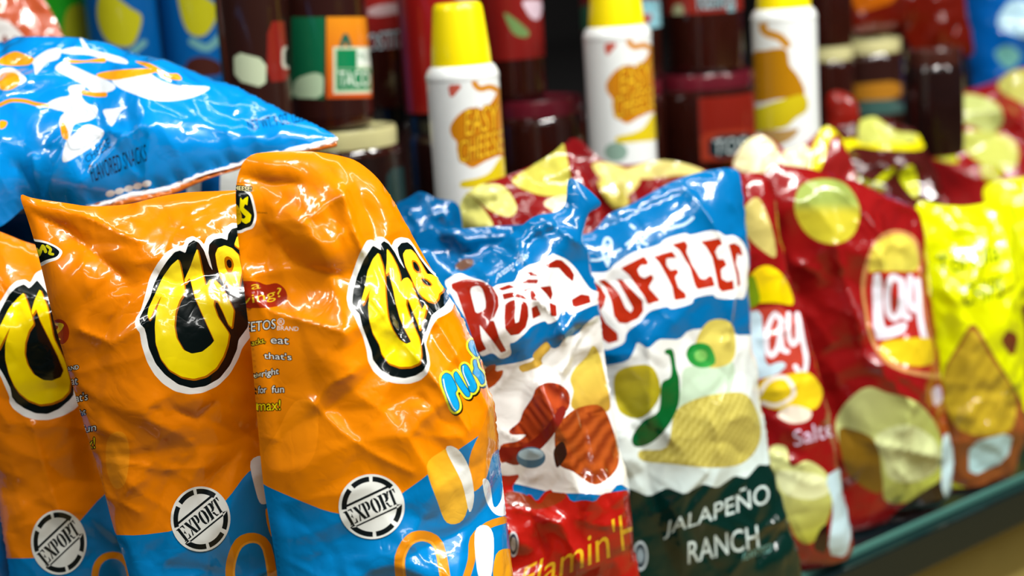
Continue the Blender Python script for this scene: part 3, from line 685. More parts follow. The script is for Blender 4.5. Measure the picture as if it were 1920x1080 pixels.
S = bag('snack_bag', 'bright blue snack bag lying across the top of the orange bags', 'snack bag', None,
    (300, 330, 1.0), -6, 42,
    [(-200, 420), (-200, 200), (-80, 110), (0, 92), (100, 88), (200, 100), (300, 122), (400, 152), (450, 166), (520, 205), (630, 252), (632, 266), (560, 286), (465, 302), (400, 325), (320, 355), (250, 372), (170, 390), (100, 388), (60, 375), (0, 430), (-80, 450)],
    0.038, 0.012, '0088D8', LB, seed=47, crump=1.2, cell=0.045, step=0.002, clampz=False, back_col='0A5AA0',
    folds=[([(95, 380), (120, 300), (135, 250)], .004, .005), ([(65, 300), (72, 370)], .004, .004), ([(160, 350), (230, 270), (270, 250)], .006, .006), ([(275, 350), (290, 250)], .003, .003), ([(30, 310), (60, 350), (80, 390)], .006, -.006)],
    seal=[(168, 388), (250, 371), (320, 354), (400, 324), (465, 301), (560, 285), (632, 266), (632, 274), (560, 292), (465, 310), (400, 336), (320, 366), (250, 386), (190, 396)], seal_col='C86A20')
S.strip([(160, 386), (250, 366), (320, 349), (400, 319), (465, 297), (560, 280), (632, 258), (636, 267), (560, 291), (465, 308), (400, 330), (320, 360), (250, 378), (172, 396)], 'F2F2F2', 0.0012, 'front_seal')

# ================================================================== ridged chip bags (blue)
zr = lambda P: Z(820, 440, 3.856, P)
zq = lambda P: Z(1080, 400, 3.6, P)
zf = lambda P: Z(900, 640, 2.4537, P)
RB, RR = '006AA8', '98200E'
LR = [([cut([(800, 560), (900, 690), (960, 682), (985, 676), (1005, 668), (1020, 648), (1045, 655), (1060, 632), (1082, 628), (1100, 605), (1120, 590), (1200, 590), (1250, 920), (1185, 920), (1160, 905), (1140, 930), (1100, 925), (1040, 925), (960, 905), (800, 880)], 1)], 'EDEBE6')]
LR += [([cut(zf([(0, 150), (40, 110), (75, 105), (70, 140), (110, 130), (100, 165), (60, 210), (0, 230)]), 1)], 'B04A18'), ([cut(zf([(180, 110), (250, 90), (240, 60), (290, 10), (310, 0), (330, 30), (280, 80), (290, 110), (200, 145), (180, 130)]), 1)], 'C8A040')]
LR += [([round_(zf(p))], c) for p, c in (
    ([(415, 175), (440, 120), (490, 70), (520, 20), (550, 60), (580, 180), (600, 300), (560, 330), (480, 330), (420, 300), (430, 230)], grad('D8C050', 'B88A30', (1090, 680), (1130, 780))),
    ([(345, 420), (400, 340), (470, 300), (560, 300), (610, 400), (640, 520), (620, 600), (530, 660), (430, 600), (360, 560)], ridged('B4541C', '7A2C0A', (0, 0), 9, (.25, .97))),
    ([(135, 410), (180, 370), (200, 320), (240, 260), (260, 215), (310, 190), (370, 200), (410, 240), (410, 300), (380, 340), (340, 400), (280, 470), (200, 510), (100, 560), (95, 480), (170, 460), (210, 430), (150, 430)], ridged('B8481E', '6E1C0A', (0, 0), 8, (.45, .89))),
    ([(95, 490), (200, 480), (300, 400), (370, 300), (395, 330), (330, 440), (250, 520), (170, 570), (95, 540)], '7A1E14'),
    ([(340, 500), (380, 460), (400, 520), (360, 580), (345, 560)], '301812'))]
LR += [([ell(*zf([(235, 535)])[0], 27, 20)], '4A7088'), ([ell(*zf([(235, 520)])[0], 24, 11)], 'A8C4D0')]
LR += [([cut(zf([(-40, 600), (120, 620), (190, 610), (140, 680), (200, 720), (230, 700), (260, 740), (300, 690), (330, 680), (345, 720), (390, 690), (420, 740), (480, 730), (530, 740), (560, 700), (640, 690), (700, 680), (760, 1000), (900, 1600), (-100, 1600)]), 1)], grad('B01C10', 'A4140C', (1000, 900), (1100, 1080)))]
LR += [([cut(zf([(150, 690), (200, 700), (240, 725), (275, 755), (320, 690), (400, 700), (390, 725), (330, 760), (260, 775), (200, 760), (130, 760), (110, 700)]), 1)], '8A3414')]
LR += T("Flamin'", (972, 1112), (1158, 1040), (985, 1062), 'D8A81C', bold=.03, tr=(1152, 972))+T('Hot', (1166, 1034), (1250, 1000), (1160, 968), 'D8A81C', bold=.03, tr=(1240, 930))
LR += [([cut(zr([(45, 340), (110, 295), (170, 275), (240, 310), (330, 330), (400, 385), (430, 360), (500, 350), (560, 340), (590, 270), (650, 220), (740, 200), (810, 150), (850, 140), (940, 180), (1000, 240), (1060, 330), (1110, 400), (1200, 420), (1200, 500), (1130, 510), (1050, 545), (960, 585), (930, 545), (890, 570), (870, 620), (800, 650), (780, 620), (680, 660), (630, 720), (560, 780), (520, 785), (540, 870), (460, 905), (400, 850), (320, 885), (300, 850), (250, 700), (200, 600), (150, 520), (100, 430)]))], 'F2F2F0')]
LR += [([cut(zr(p), 2, .08) for p in ([(100, 355), (210, 318), (330, 340), (400, 380), (440, 450), (445, 520), (410, 595), (380, 620), (410, 625), (450, 750), (500, 840), (460, 855), (400, 770), (345, 700), (305, 650), (320, 760), (355, 830), (300, 855), (270, 800), (230, 680), (180, 540), (140, 420), (105, 390)],
        [(490, 500), (530, 478), (560, 470), (565, 520), (558, 600), (565, 640), (590, 630), (600, 560), (610, 480), (640, 490), (655, 520), (660, 590), (640, 670), (590, 720), (530, 730), (490, 680), (485, 600)],
        [(680, 530), (720, 510), (750, 580), (690, 610)], [(810, 490), (860, 510), (865, 590), (820, 590)], [(620, 400), (680, 385), (710, 430), (720, 475), (680, 470), (650, 420)], [(740, 380), (820, 370), (835, 430), (820, 475), (790, 430)],
        [(625, 280), (680, 268), (735, 300), (640, 295)], [(610, 350), (660, 320), (730, 325), (720, 355)], [(470, 430), (540, 415), (620, 440), (650, 470), (560, 450), (480, 470)], [(440, 390), (520, 360), (560, 380), (470, 405)],
        [(780, 220), (860, 180), (900, 185), (960, 240), (990, 290), (980, 340), (930, 300), (880, 240), (800, 240)], [(970, 470), (1040, 430), (1100, 440), (1110, 490), (1050, 510), (980, 530)])], RR)]
LR += [([cut(zr([(232, 385), (300, 365), (330, 400), (350, 480), (350, 540), (280, 575), (260, 500)]), 2)], 'F2F2F0')]
LR += T('potato chips', zr([(420, 350)])[0], zr([(650, 190)])[0], zr([(440, 260)])[0], 'D8E8F4', bold=.01)
S = bag('snack_bag', 'blue ridged chip bag with red lettering, chicken wing picture and red lower half', 'snack bag', 'blue ridged chip bags',
    (1010, 760, 1.01), 16, 5,
    [(770, 470), (800, 462), (840, 500), (870, 512), (900, 490), (940, 455), (975, 425), (1005, 402), (1040, 400), (1062, 385), (1064, 331), (1085, 340), (1112, 362), (1132, 385), (1100, 400), (1090, 440), (1100, 480), (1118, 540), (1128, 620), (1140, 720), (1158, 820), (1168, 900), (1180, 980), (1195, 1080), (1215, 1250), (1200, 1300), (860, 1310), (850, 1080), (840, 900), (820, 700)],
    0.036, 0.015, RB, LR, seed=53, crump=1.5, cell=0.04, step=0.0022, power=.6,
    folds=[([(870, 505), (940, 450), (1010, 402)], .006, .005), ([(850, 530), (950, 470), (1040, 430)], .005, -.005), ([(1010, 410), (1075, 450), (1110, 470)], .005, .006), ([(1000, 560), (1040, 590), (1060, 640)], .004, .005), ([(1060, 700), (1090, 640)], .004, .004), ([(980, 960), (1050, 980), (1080, 1050)], .005, .005), ([(1130, 880), (1150, 920)], .004, .004)],
    dents=[(900, 560, .012, .005), (1060, 400, .014, .005), (1000, 1000, .015, .005)])
S.lift('round_seal_mark', ell(962, 1020, 10, 24), 'C8CCD0', [([ell(962, 1020, 7.5, 20)], '30384A'), ([ell(962, 1020, 5, 13)], 'C8CCD0')], 0.0005)

LJ = [([cut([(1000, 700), (1135, 686), (1177, 678), (1188, 660), (1195, 640), (1215, 655), (1235, 636), (1250, 636), (1274, 637), (1291, 619), (1330, 615), (1371, 622), (1388, 630), (1480, 620), (1480, 1000), (1000, 1000)], 1)], grad('EEF0EC', 'D8E8E4', (1200, 700), (1300, 900)))]
LJ += [([cut([(1000, 905), (1180, 915), (1216.7, 931), (1251, 914), (1284, 927), (1318, 907), (1345, 915), (1377.6, 891.6), (1400, 897), (1422, 871), (1440, 872), (1560, 830), (1600, 1600), (1000, 1600)], 1, .12)], '04261F')]
LJ += [([round_(p)], c) for p, c in (
    ([(1285, 690), (1330, 684), (1375, 680), (1368, 740), (1320, 760), (1275, 770), (1278, 720)], 'C4DCC0'),
    ([(1155, 700), (1190, 685), (1225, 690), (1238, 740), (1205, 783), (1165, 775), (1152, 740)], grad('C8B428', 'A09818', (1160, 700), (1220, 780))),
    ([(1305, 640), (1330, 602), (1370, 605), (1380, 650), (1370, 680), (1335, 690), (1310, 675)], 'D4C45C'),
    ([(1200, 845), (1250, 838), (1265, 775), (1300, 750), (1350, 738), (1400, 740), (1425, 790), (1422, 835), (1390, 870), (1330, 877), (1260, 870), (1205, 864)], ridged('D8CC6C', 'B0A040', (0, 0), 9, (-.35, .94))),
    ([(1292, 650), (1310, 643), (1330, 648), (1341, 670), (1338, 684), (1318, 690), (1298, 684), (1287, 668)], grad('0E7A2C', '3CA848', (1290, 650), (1335, 690))),
    ([(1250, 655), (1262, 657), (1268, 690), (1274, 715), (1272, 760), (1252, 800), (1222, 830), (1192, 838), (1185, 820), (1205, 790), (1235, 770), (1240, 720), (1258, 705), (1256, 670), (1246, 662)], grad('0C6A2A', '045024', (1270, 700), (1190, 830))))]
LJ += [([ell(1314, 667, 12, 11)], '7CC060')]
LJ += T('JALAPEÑO', (1244, 1012), (1446, 954), (1250, 972), 'D4E4E0', bold=.03, tr=(1440, 896))+T('RANCH', (1290, 1058), (1424, 1026), (1290, 1016), 'D4E4E0', bold=.03, tr=(1420, 984))
LJ += T('FLAVORED', (1392, 1052), (1446, 1034), (1394, 1036), '70A8A0', bold=.01)
LJ += [([cut(zq([(-100, 300), (0, 350), (60, 400), (200, 400), (240, 370), (250, 350), (350, 280), (420, 250), (560, 215), (600, 170), (740, 130), (770, 150), (900, 115), (960, 120), (1010, 155), (1060, 145), (1120, 180), (1160, 260), (1170, 400), (1140, 580), (1090, 575), (1000, 580), (940, 570), (930, 545), (790, 570), (790, 610), (640, 650), (620, 625), (490, 660), (440, 730), (340, 800), (330, 880), (200, 930), (170, 900), (130, 650), (60, 560), (-100, 600)]))], 'F2F2F0')]
LJ += [([cut(zq(p), 2, .08) for p in ([(30, 430), (110, 450), (170, 500), (205, 560), (190, 620), (160, 660), (200, 740), (280, 810), (285, 860), (220, 880), (180, 850), (130, 740), (100, 600), (60, 520)],
        [(150, 455), (190, 445), (235, 480), (290, 540), (335, 640), (370, 670), (385, 640), (340, 560), (290, 470), (270, 445), (310, 445), (400, 540), (450, 590), (455, 660), (420, 710), (340, 745), (290, 740), (255, 690), (240, 600), (200, 500)],
        [(300, 370), (460, 288), (490, 330), (480, 350), (440, 350), (415, 380), (430, 420), (460, 440), (510, 410), (525, 440), (490, 500), (570, 590), (485, 615), (460, 560), (400, 480), (360, 420)],
        [(520, 290), (650, 255), (680, 300), (610, 305), (610, 350), (640, 385), (680, 375), (695, 400), (670, 430), (690, 500), (740, 540), (745, 575), (665, 588), (650, 500), (600, 400), (560, 330)],
        [(645, 210), (735, 185), (755, 215), (745, 260), (780, 340), (840, 440), (870, 445), (900, 420), (920, 425), (940, 490), (820, 515), (800, 480), (770, 370), (700, 250)],
        [(840, 190), (970, 168), (990, 210), (960, 225), (940, 260), (960, 310), (1000, 310), (1020, 350), (980, 380), (985, 440), (1020, 460), (1060, 450), (1070, 515), (985, 530), (960, 500), (940, 400), (920, 300), (880, 230)],
        [(1030, 210), (1070, 200), (1110, 225), (1125, 280), (1110, 290), (1090, 270), (1080, 340), (1100, 400), (1110, 480), (1090, 500), (1085, 430), (1060, 330), (1040, 250)])], 'A8280E')]
for p in ([(105, 315), (170, 310), (300, 245)], [(215, 355), (180, 260), (200, 170), (240, 200), (215, 350)], [(340, 210), (390, 170), (420, 130), (440, 190), (480, 210)], [(370, 80), (395, 100)], [(440, 190), (500, 130), (560, 100), (600, 130)], [(600, 110), (680, 90), (740, 70), (790, 30)]):
    LJ += [(stroke(zq(p), 5), 'C4DCEC')]
S = bag('snack_bag', 'blue and dark green ridged chip bag reading JALAPEÑO RANCH', 'snack bag', 'blue ridged chip bags',
    (1280, 720, 1.12), 20, 4,
    [(1040, 425), (1060, 440), (1110, 440), (1140, 400), (1180, 385), (1220, 362), (1260, 340), (1310, 322), (1386, 311), (1392, 360), (1400, 450), (1398, 540), (1405, 620), (1418, 720), (1432, 800), (1440, 860), (1458, 920), (1480, 1000), (1500, 1050), (1505, 1110), (1480, 1140), (1330, 1160), (1150, 1170), (1120, 1000), (1090, 800), (1060, 600)],
    0.034, 0.014, RB, LJ, seed=64, crump=1.1, cell=0.05, step=0.0024, power=.6,
    folds=[([(1040, 460), (1130, 430), (1200, 400), (1300, 350)], .006, -.004), ([(1280, 350), (1320, 400), (1345, 440)], .006, .005), ([(1370, 560), (1366, 640)], .004, .005), ([(1420, 1000), (1470, 960)], .005, .005), ([(1430, 1050), (1470, 1000)], .005, -.005), ([(1210, 640), (1220, 700), (1222, 790)], .004, .003)],
    dents=[(1150, 540, .012, .004), (1440, 1000, .012, .004)])
S.lift('round_seal_mark', ell(1200, 1042, 14, 28), 'B8C4C8', [([ell(1200, 1042, 11, 23)], '28343E'), ([ell(1200, 1042, 7, 14)], '8898A0')], 0.0005)

# blue bags standing behind, only their crumpled tops in view
bag('snack_bag', 'crumpled plain blue bag top behind the red lettered ridged chip bag', 'snack bag', 'crumpled blue bag tops',
    (900, 520, 1.06), 16, 6, [(780, 428), (850, 430), (930, 424), (980, 421), (1010, 418), (1020, 480), (1020, 620), (800, 640), (775, 500)],
    0.022, 0.012, '005E98', [(Z(720, 240, 3.375, [])and[] or [round_(Z(720, 240, 3.375, [(450, 870), (500, 830), (560, 830), (560, 870), (500, 900), (470, 895)]))], '6A4A3A')], seed=71, crump=1.3, step=0.005, zf=RZ,
    folds=[([(800, 450), (880, 480), (1000, 440)], .012, -.012), ([(800, 440), (900, 445), (960, 436)], .004, .004), ([(790, 480), (850, 530), (880, 560)], .006, .006)])
bag('snack_bag', 'small crumpled blue bag corner standing against the leftmost spray can', 'snack bag', 'crumpled blue bag tops',
    (810, 460, 1.12), 8, 2, [(735, 384), (765, 372), (785, 358), (800, 362), (815, 372), (862, 378), (868, 430), (872, 620), (740, 640), (735, 500)],
    0.016, 0.008, '005E98', [], zf=RZ, seed=78, crump=1.6, cell=.03, step=0.005)
bag('snack_bag', 'dark blue bag with a white stripe, tucked under the bright blue lying bag', 'snack bag', None,
    (220, 520, 1.08), 4, 4, [(-150, 400), (60, 400), (250, 392), (350, 330), (460, 312), (490, 330), (500, 700), (520, 1180), (-100, 1200), (-150, 800)],
    0.024, 0.02, '084C88', [([np.array([(352, 300), (378, 300), (376, 372), (350, 372)]), np.array([(414, 300), (470, 300), (470, 372), (412, 372)])], 'C8CCC8')], seed=85, crump=.8, step=0.006)
bag('snack_bag', 'dark blue bag at the bottom left corner beside the leftmost orange bag', 'snack bag', None,
    (10, 1020, 0.99), 4, 4, [(-300, 840), (-100, 830), (20, 860), (60, 1000), (80, 1350), (-250, 1360)],
    0.02, 0.015, '0864A8', [], seed=88, crump=.8, step=0.006)

# ================================================================== red classic chip bags
zl1 = lambda P: Z(1380, 480, 1.929, P)
RED = '8C1010'
LL = [([round_(zl1([(20, 180), (30, 110), (70, 50), (120, 35), (170, 70), (200, 130), (205, 175), (150, 170), (80, 170)]))], grad('FFD810', 'E8D000', (1450, 500), (1450, 560))),
      ([round_(zl1([(5, 190), (20, 110), (60, 70), (80, 120), (85, 165), (50, 190)]))], '7C9A10'),
      ([cut(zl1([(-20, 200), (205, 175), (260, 430), (30, 460)]), 1)], 'B84030'),
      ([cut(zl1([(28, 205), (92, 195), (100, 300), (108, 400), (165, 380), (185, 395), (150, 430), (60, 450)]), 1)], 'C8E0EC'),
      (stroke(zl1([(165, 235), (140, 210), (115, 260), (110, 330), (130, 360), (155, 320), (160, 250), (165, 330), (185, 345)]), 10), 'EEE8F0'),
      (stroke(zl1([(190, 210), (190, 280), (205, 320), (225, 290), (222, 210), (240, 300), (255, 380), (240, 430), (215, 400)]), 9.5), 'EEE8F0'),
      ([round_(zl1([(80, 480), (110, 440), (180, 430), (260, 420), (310, 480), (300, 540), (260, 560), (180, 560), (100, 540)]))], 'E8C81C'),
      (stroke(zl1([(85, 500), (120, 450), (180, 440), (210, 500), (150, 540), (95, 530)]), 8), 'F4E8DC'),
      ([round_(zl1([(150, 575), (200, 540), (270, 560), (260, 595), (200, 605)]))], 'E8D8C4'),
      ([round_(zl1([(120, 700), (180, 690), (200, 760), (260, 740), (330, 790), (350, 880), (320, 980), (270, 1040), (220, 1020), (180, 930), (140, 830)]))], grad('D8DC90', 'A8A838', (1460, 870), (1520, 1010))),
      ([round_(zl1([(150, 780), (230, 780), (320, 800), (340, 850), (280, 880), (200, 870), (160, 840)]))], 'E4E8B0'),
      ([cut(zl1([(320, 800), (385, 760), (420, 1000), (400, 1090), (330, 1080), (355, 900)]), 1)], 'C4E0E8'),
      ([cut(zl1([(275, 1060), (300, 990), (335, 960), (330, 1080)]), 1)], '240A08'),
      ([round_([(1390, 400), (1420, 370), (1445, 420), (1455, 480), (1430, 470), (1400, 440)])], 'C8B868')]
LL += T('Salted', zl1([(212, 690)])[0], zl1([(400, 640)])[0], zl1([(205, 635)])[0], 'E4D4F0', bold=.02, tr=zl1([(385, 570)])[0])
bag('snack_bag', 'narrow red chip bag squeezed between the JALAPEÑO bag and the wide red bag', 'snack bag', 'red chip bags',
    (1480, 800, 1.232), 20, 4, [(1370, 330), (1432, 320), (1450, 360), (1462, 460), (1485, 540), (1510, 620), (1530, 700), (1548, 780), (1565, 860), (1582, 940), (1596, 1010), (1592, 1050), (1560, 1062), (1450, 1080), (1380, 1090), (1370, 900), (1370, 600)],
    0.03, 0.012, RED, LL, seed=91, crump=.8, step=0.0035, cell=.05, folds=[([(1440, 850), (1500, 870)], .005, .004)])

zc = lambda P: Z(1600, 340, 3.0, P)
zd = lambda P: Z(1540, 420, 1.862, P)
LW = [([round_([(1490, 395), (1500, 350), (1540, 335), (1585, 345), (1612, 390), (1600, 440), (1560, 458), (1515, 440)])], grad('98A850', 'C8BC30', (1550, 380), (1550, 400))),
      ([round_(zd([(150, 300), (140, 200), (170, 90), (220, 30), (290, 25), (340, 70), (350, 200), (380, 380), (400, 500), (420, 540), (300, 520), (220, 480), (170, 400)]))], 'C89058'),
      ([round_(zd([(160, 300), (152, 210), (180, 100), (225, 42), (285, 38), (330, 80), (342, 200), (372, 380), (388, 480), (400, 520), (300, 505), (225, 465), (180, 390)]))], 'B02820'),
      ([round_(zd([(165, 165), (180, 90), (225, 45), (290, 40), (330, 80), (335, 160), (260, 165), (200, 165)]))], grad('F0DC50', 'D8CC50', (1650, 440), (1700, 500))),
      ([cut(zc([(105, 525), (160, 515), (168, 790), (185, 830), (280, 790), (305, 800), (290, 850), (200, 885), (115, 890)]), 1)], 'ECECF8'),
      (stroke(zc([(268, 556), (276, 640), (286, 740), (305, 765)]), 12), 'ECE8F4'),
      (stroke(zc([(265, 560), (215, 540), (190, 640), (200, 740), (240, 770), (270, 700), (275, 570), (280, 740), (310, 765)]), 12), 'ECE8F4'),
      (stroke(zc([(320, 540), (315, 660), (335, 720), (365, 690), (360, 560), (375, 760), (400, 880)]), 12), 'ECE8F4'),
      ([round_(zc([(150, 940), (180, 900), (280, 885), (390, 880), (440, 900), (450, 1010), (380, 1040), (280, 1030), (190, 1000)]))], 'E4C41C'),
      ([round_(zd([(50, 690), (90, 620), (160, 570), (230, 590), (330, 620), (400, 700), (430, 800), (420, 880), (370, 940), (280, 975), (220, 960), (210, 880), (150, 860), (90, 830), (60, 760)]))], grad('C4CC84', 'A8B048', (1600, 780), (1740, 900))),
      ([round_(zd([(60, 720), (120, 720), (190, 760), (210, 860), (205, 940), (120, 900), (80, 840)]))], '7A5A14'),
      ([round_(zd([(190, 740), (300, 700), (400, 760), (410, 850), (330, 900), (240, 890), (215, 820)]))], 'CCD498'),
      ([cut(zd([(380, 580), (415, 560), (425, 620), (395, 640)]), 1)], 'C8C0D8'),
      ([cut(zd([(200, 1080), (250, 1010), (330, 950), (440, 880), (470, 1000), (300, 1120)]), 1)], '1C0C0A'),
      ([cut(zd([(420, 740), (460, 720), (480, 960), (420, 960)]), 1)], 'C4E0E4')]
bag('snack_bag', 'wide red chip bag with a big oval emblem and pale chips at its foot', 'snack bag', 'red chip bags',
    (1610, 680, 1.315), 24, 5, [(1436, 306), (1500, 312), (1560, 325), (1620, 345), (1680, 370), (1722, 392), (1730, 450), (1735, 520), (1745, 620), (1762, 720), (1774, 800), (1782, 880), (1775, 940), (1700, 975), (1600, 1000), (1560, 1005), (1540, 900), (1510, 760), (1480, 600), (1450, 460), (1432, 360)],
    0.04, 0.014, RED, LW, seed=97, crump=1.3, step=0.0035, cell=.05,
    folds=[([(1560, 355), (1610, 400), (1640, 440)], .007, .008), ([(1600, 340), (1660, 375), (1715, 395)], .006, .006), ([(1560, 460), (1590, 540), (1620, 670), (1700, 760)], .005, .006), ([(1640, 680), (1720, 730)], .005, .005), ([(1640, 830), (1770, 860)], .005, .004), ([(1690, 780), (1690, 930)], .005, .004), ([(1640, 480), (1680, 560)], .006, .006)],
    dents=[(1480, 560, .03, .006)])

# ================================================================== yellow bags
zy = lambda P: Z(1700, 340, 1.8, P)
LY = [([cut(zy([(120, 640), (180, 540), (215, 480), (240, 490), (290, 580), (360, 690), (400, 760), (400, 1100), (100, 1000), (100, 830)]), 1)], '8A4A20'),
      ([round_(zy([(130, 640), (180, 560), (225, 500), (280, 590), (350, 690), (370, 760), (350, 840), (260, 860), (170, 830), (120, 720)]))], ridged('C0A428', 'A88C20', (0, 0), 22, (.8, .5))),
      ([cut(zy([(315, 540), (340, 500), (380, 520), (360, 600)]), 1)], '7A3018'),
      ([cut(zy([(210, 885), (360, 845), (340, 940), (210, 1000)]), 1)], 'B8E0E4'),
      ([cut(zy([(30, 300), (60, 340), (80, 440), (60, 450), (35, 380)]), 1)], '6A8A08')]
LY += T('Tortilla', zy([(108, 325)])[0], zy([(316, 268)])[0], zy([(100, 255)])[0], '2E5A04', bold=.06)+T('CHIPS', zy([(190, 425)])[0], zy([(325, 392)])[0], zy([(190, 350)])[0], '124A08', bold=.07)
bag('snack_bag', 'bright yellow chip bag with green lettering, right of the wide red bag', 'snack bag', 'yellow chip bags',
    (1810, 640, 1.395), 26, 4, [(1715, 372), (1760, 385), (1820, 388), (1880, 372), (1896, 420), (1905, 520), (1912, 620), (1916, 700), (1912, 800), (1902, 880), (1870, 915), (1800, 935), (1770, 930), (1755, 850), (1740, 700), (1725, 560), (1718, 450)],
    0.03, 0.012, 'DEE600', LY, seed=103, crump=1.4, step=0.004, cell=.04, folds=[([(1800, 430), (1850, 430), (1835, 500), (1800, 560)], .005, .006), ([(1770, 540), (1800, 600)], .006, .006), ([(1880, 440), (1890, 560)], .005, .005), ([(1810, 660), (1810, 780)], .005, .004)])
bag('snack_bag', 'yellow chip bag cut off by the right edge of the frame', 'snack bag', 'yellow chip bags',
    (1910, 560, 1.52), 20, 4, [(1840, 345), (1900, 335), (1960, 330), (2040, 340), (2060, 600), (2050, 840), (1900, 870), (1885, 700), (1870, 500), (1850, 400)],
    0.03, 0.012, 'DCE206', [([cut([(1890, 600), (1930, 560), (1990, 640), (1990, 760), (1900, 760)], 1)], '5A2A18'), ([cut([(1880, 790), (1960, 740), (1990, 860), (1890, 880)], 1)], '0A6A2A')], seed=109, crump=1.2, step=0.005)

# ================================================================== second row: red bags with chips, crumpled tops only
CH = 'C8C060'
def chips(*ps): return [([round_(p)], c) for p, c in ps]
bag('snack_bag', 'red bag top with big pale chips at the foot of the leftmost spray can', 'snack bag', 'red bag tops in the second row',
    (980, 400, 1.165), 6, 6, [(860, 372), (900, 345), (950, 330), (1000, 310), (1040, 285), (1062, 262), (1080, 300), (1140, 400), (1150, 560), (1150, 640), (850, 640), (850, 500)],
    0.03, 0.012, '801212', chips(([(870, 350), (905, 345), (945, 350), (968, 385), (960, 405), (930, 400), (900, 380)], 'DCD878'), ([(855, 360), (880, 365), (905, 390), (925, 425), (900, 440), (860, 430)], 'D4D070'), ([(960, 340), (1000, 310), (1050, 268), (1062, 290), (1070, 340), (1060, 365), (1010, 365)], 'C4BC4C'), ([(1020, 380), (1060, 365), (1080, 380), (1050, 400)], 'E4D8A0')), zf=RZ, seed=121, crump=1.8, cell=.03, step=.005)
bag('snack_bag', 'red bag with yellow chip print behind the blue bags, right of the leftmost spray can', 'snack bag', 'red bag tops in the second row',
    (1180, 380, 1.31), 8, 10, [(1060, 262), (1085, 258), (1110, 285), (1135, 305), (1180, 310), (1240, 298), (1300, 310), (1350, 330), (1400, 330), (1400, 500), (1390, 900), (1080, 900), (1060, 400)],
    0.03, 0.012, '7A0C10', chips(([(1110, 310), (1140, 305), (1180, 320), (1200, 340), (1170, 370), (1140, 350)], 'D0C46C'), ([(1170, 320), (1240, 300), (1300, 312), (1320, 325), (1260, 330), (1200, 335)], 'D4C878'), ([(1120, 340), (1160, 350), (1180, 380), (1150, 390)], 'C8B850')), zf=RZ, seed=127, crump=1.8, cell=.03, step=.005)
bag('snack_bag', 'red bag top with a painted pale highlight between the blue JALAPEÑO bag and the third spray can', 'snack bag', 'red bag tops in the second row',
    (1430, 330, 1.38), 10, 8, [(1370, 300), (1400, 262), (1425, 250), (1450, 262), (1475, 285), (1510, 270), (1540, 240), (1560, 235), (1600, 300), (1620, 420), (1620, 900), (1360, 900), (1360, 420)],
    0.03, 0.012, '8A1A18', chips(([(1375, 310), (1400, 265), (1430, 255), (1455, 275), (1460, 310), (1420, 325)], 'E4DCA8'), ([(1465, 300), (1480, 275), (1510, 272), (1525, 295), (1510, 315), (1480, 315)], 'E0E0B0'), ([(1515, 310), (1535, 250), (1555, 232), (1570, 250), (1555, 262), (1545, 300), (1530, 330)], 'E4DC10')), zf=RZ, seed=131, crump=1.6, cell=.03, step=.005)  # first pale patch is a highlight painted into the film colour, not a chip
bag('snack_bag', 'dark maroon bag with sharp yellow zigzag stripes behind the wide red chip bag', 'snack bag', 'red bag tops in the second row',
    (1640, 360, 1.56), 12, 22, [(1540, 235), (1570, 240), (1600, 230), (1640, 215), (1690, 235), (1720, 245), (1735, 280), (1760, 330), (1770, 420), (1780, 800), (1560, 800), (1540, 420)],
    0.03, 0.012, '4A1410', chips(([(1545, 235), (1565, 245), (1580, 262), (1600, 260), (1620, 268), (1680, 265), (1710, 270), (1720, 250), (1730, 280), (1650, 280), (1600, 275), (1575, 300), (1560, 265)], 'E8DC08'), ([(1610, 265), (1620, 210), (1650, 225), (1680, 245), (1715, 250), (1715, 265), (1660, 268)], 'C4C860'), ([(1640, 340), (1670, 315), (1678, 320), (1650, 345)], 'C8D010'), ([(1685, 330), (1710, 310), (1722, 350), (1715, 370)], 'D0D818'), ([(1590, 300), (1610, 330), (1660, 350), (1640, 360), (1600, 345)], '7A8010')), seed=137, crump=1.5, cell=.03, step=.005)
bag('snack_bag', 'red bag with pale green chips printed, standing at the far right above the yellow bags', 'snack bag', 'red bag tops in the second row',
    (1830, 280, 1.80), 10, 20, [(1715, 205), (1760, 180), (1830, 165), (1870, 150), (1900, 130), (1960, 120), (2020, 140), (2020, 700), (1740, 700), (1725, 330)],
    0.035, 0.012, '8E1416', chips(([(1780, 210), (1800, 180), (1830, 178), (1870, 195), (1880, 225), (1860, 250), (1820, 235), (1790, 230)], 'BCC474'), ([(1790, 260), (1820, 245), (1870, 250), (1905, 270), (1905, 310), (1870, 320), (1830, 300)], 'C4C860'), ([(1870, 160), (1910, 130), (1960, 150), (1960, 200), (1910, 190)], 'B4B058'), ([(1738, 285), (1760, 278), (1790, 290), (1795, 305), (1760, 300)], 'B8C028'), ([(1840, 310), (1880, 315), (1870, 340), (1845, 335)], 'B0B010')), seed=139, crump=1.6, cell=.035, step=.005)
bag('snack_bag', 'small shiny red pouch corner just right of the third spray can', 'snack bag', None,
    (1580, 215, 1.63), 5, 10, [(1548, 175), (1575, 168), (1608, 185), (1612, 250), (1605, 420), (1560, 420), (1555, 250)], 0.014, 0.008, '8A1C12', [], seed=141, crump=1.2, cell=.03, step=.005, clampz=False)

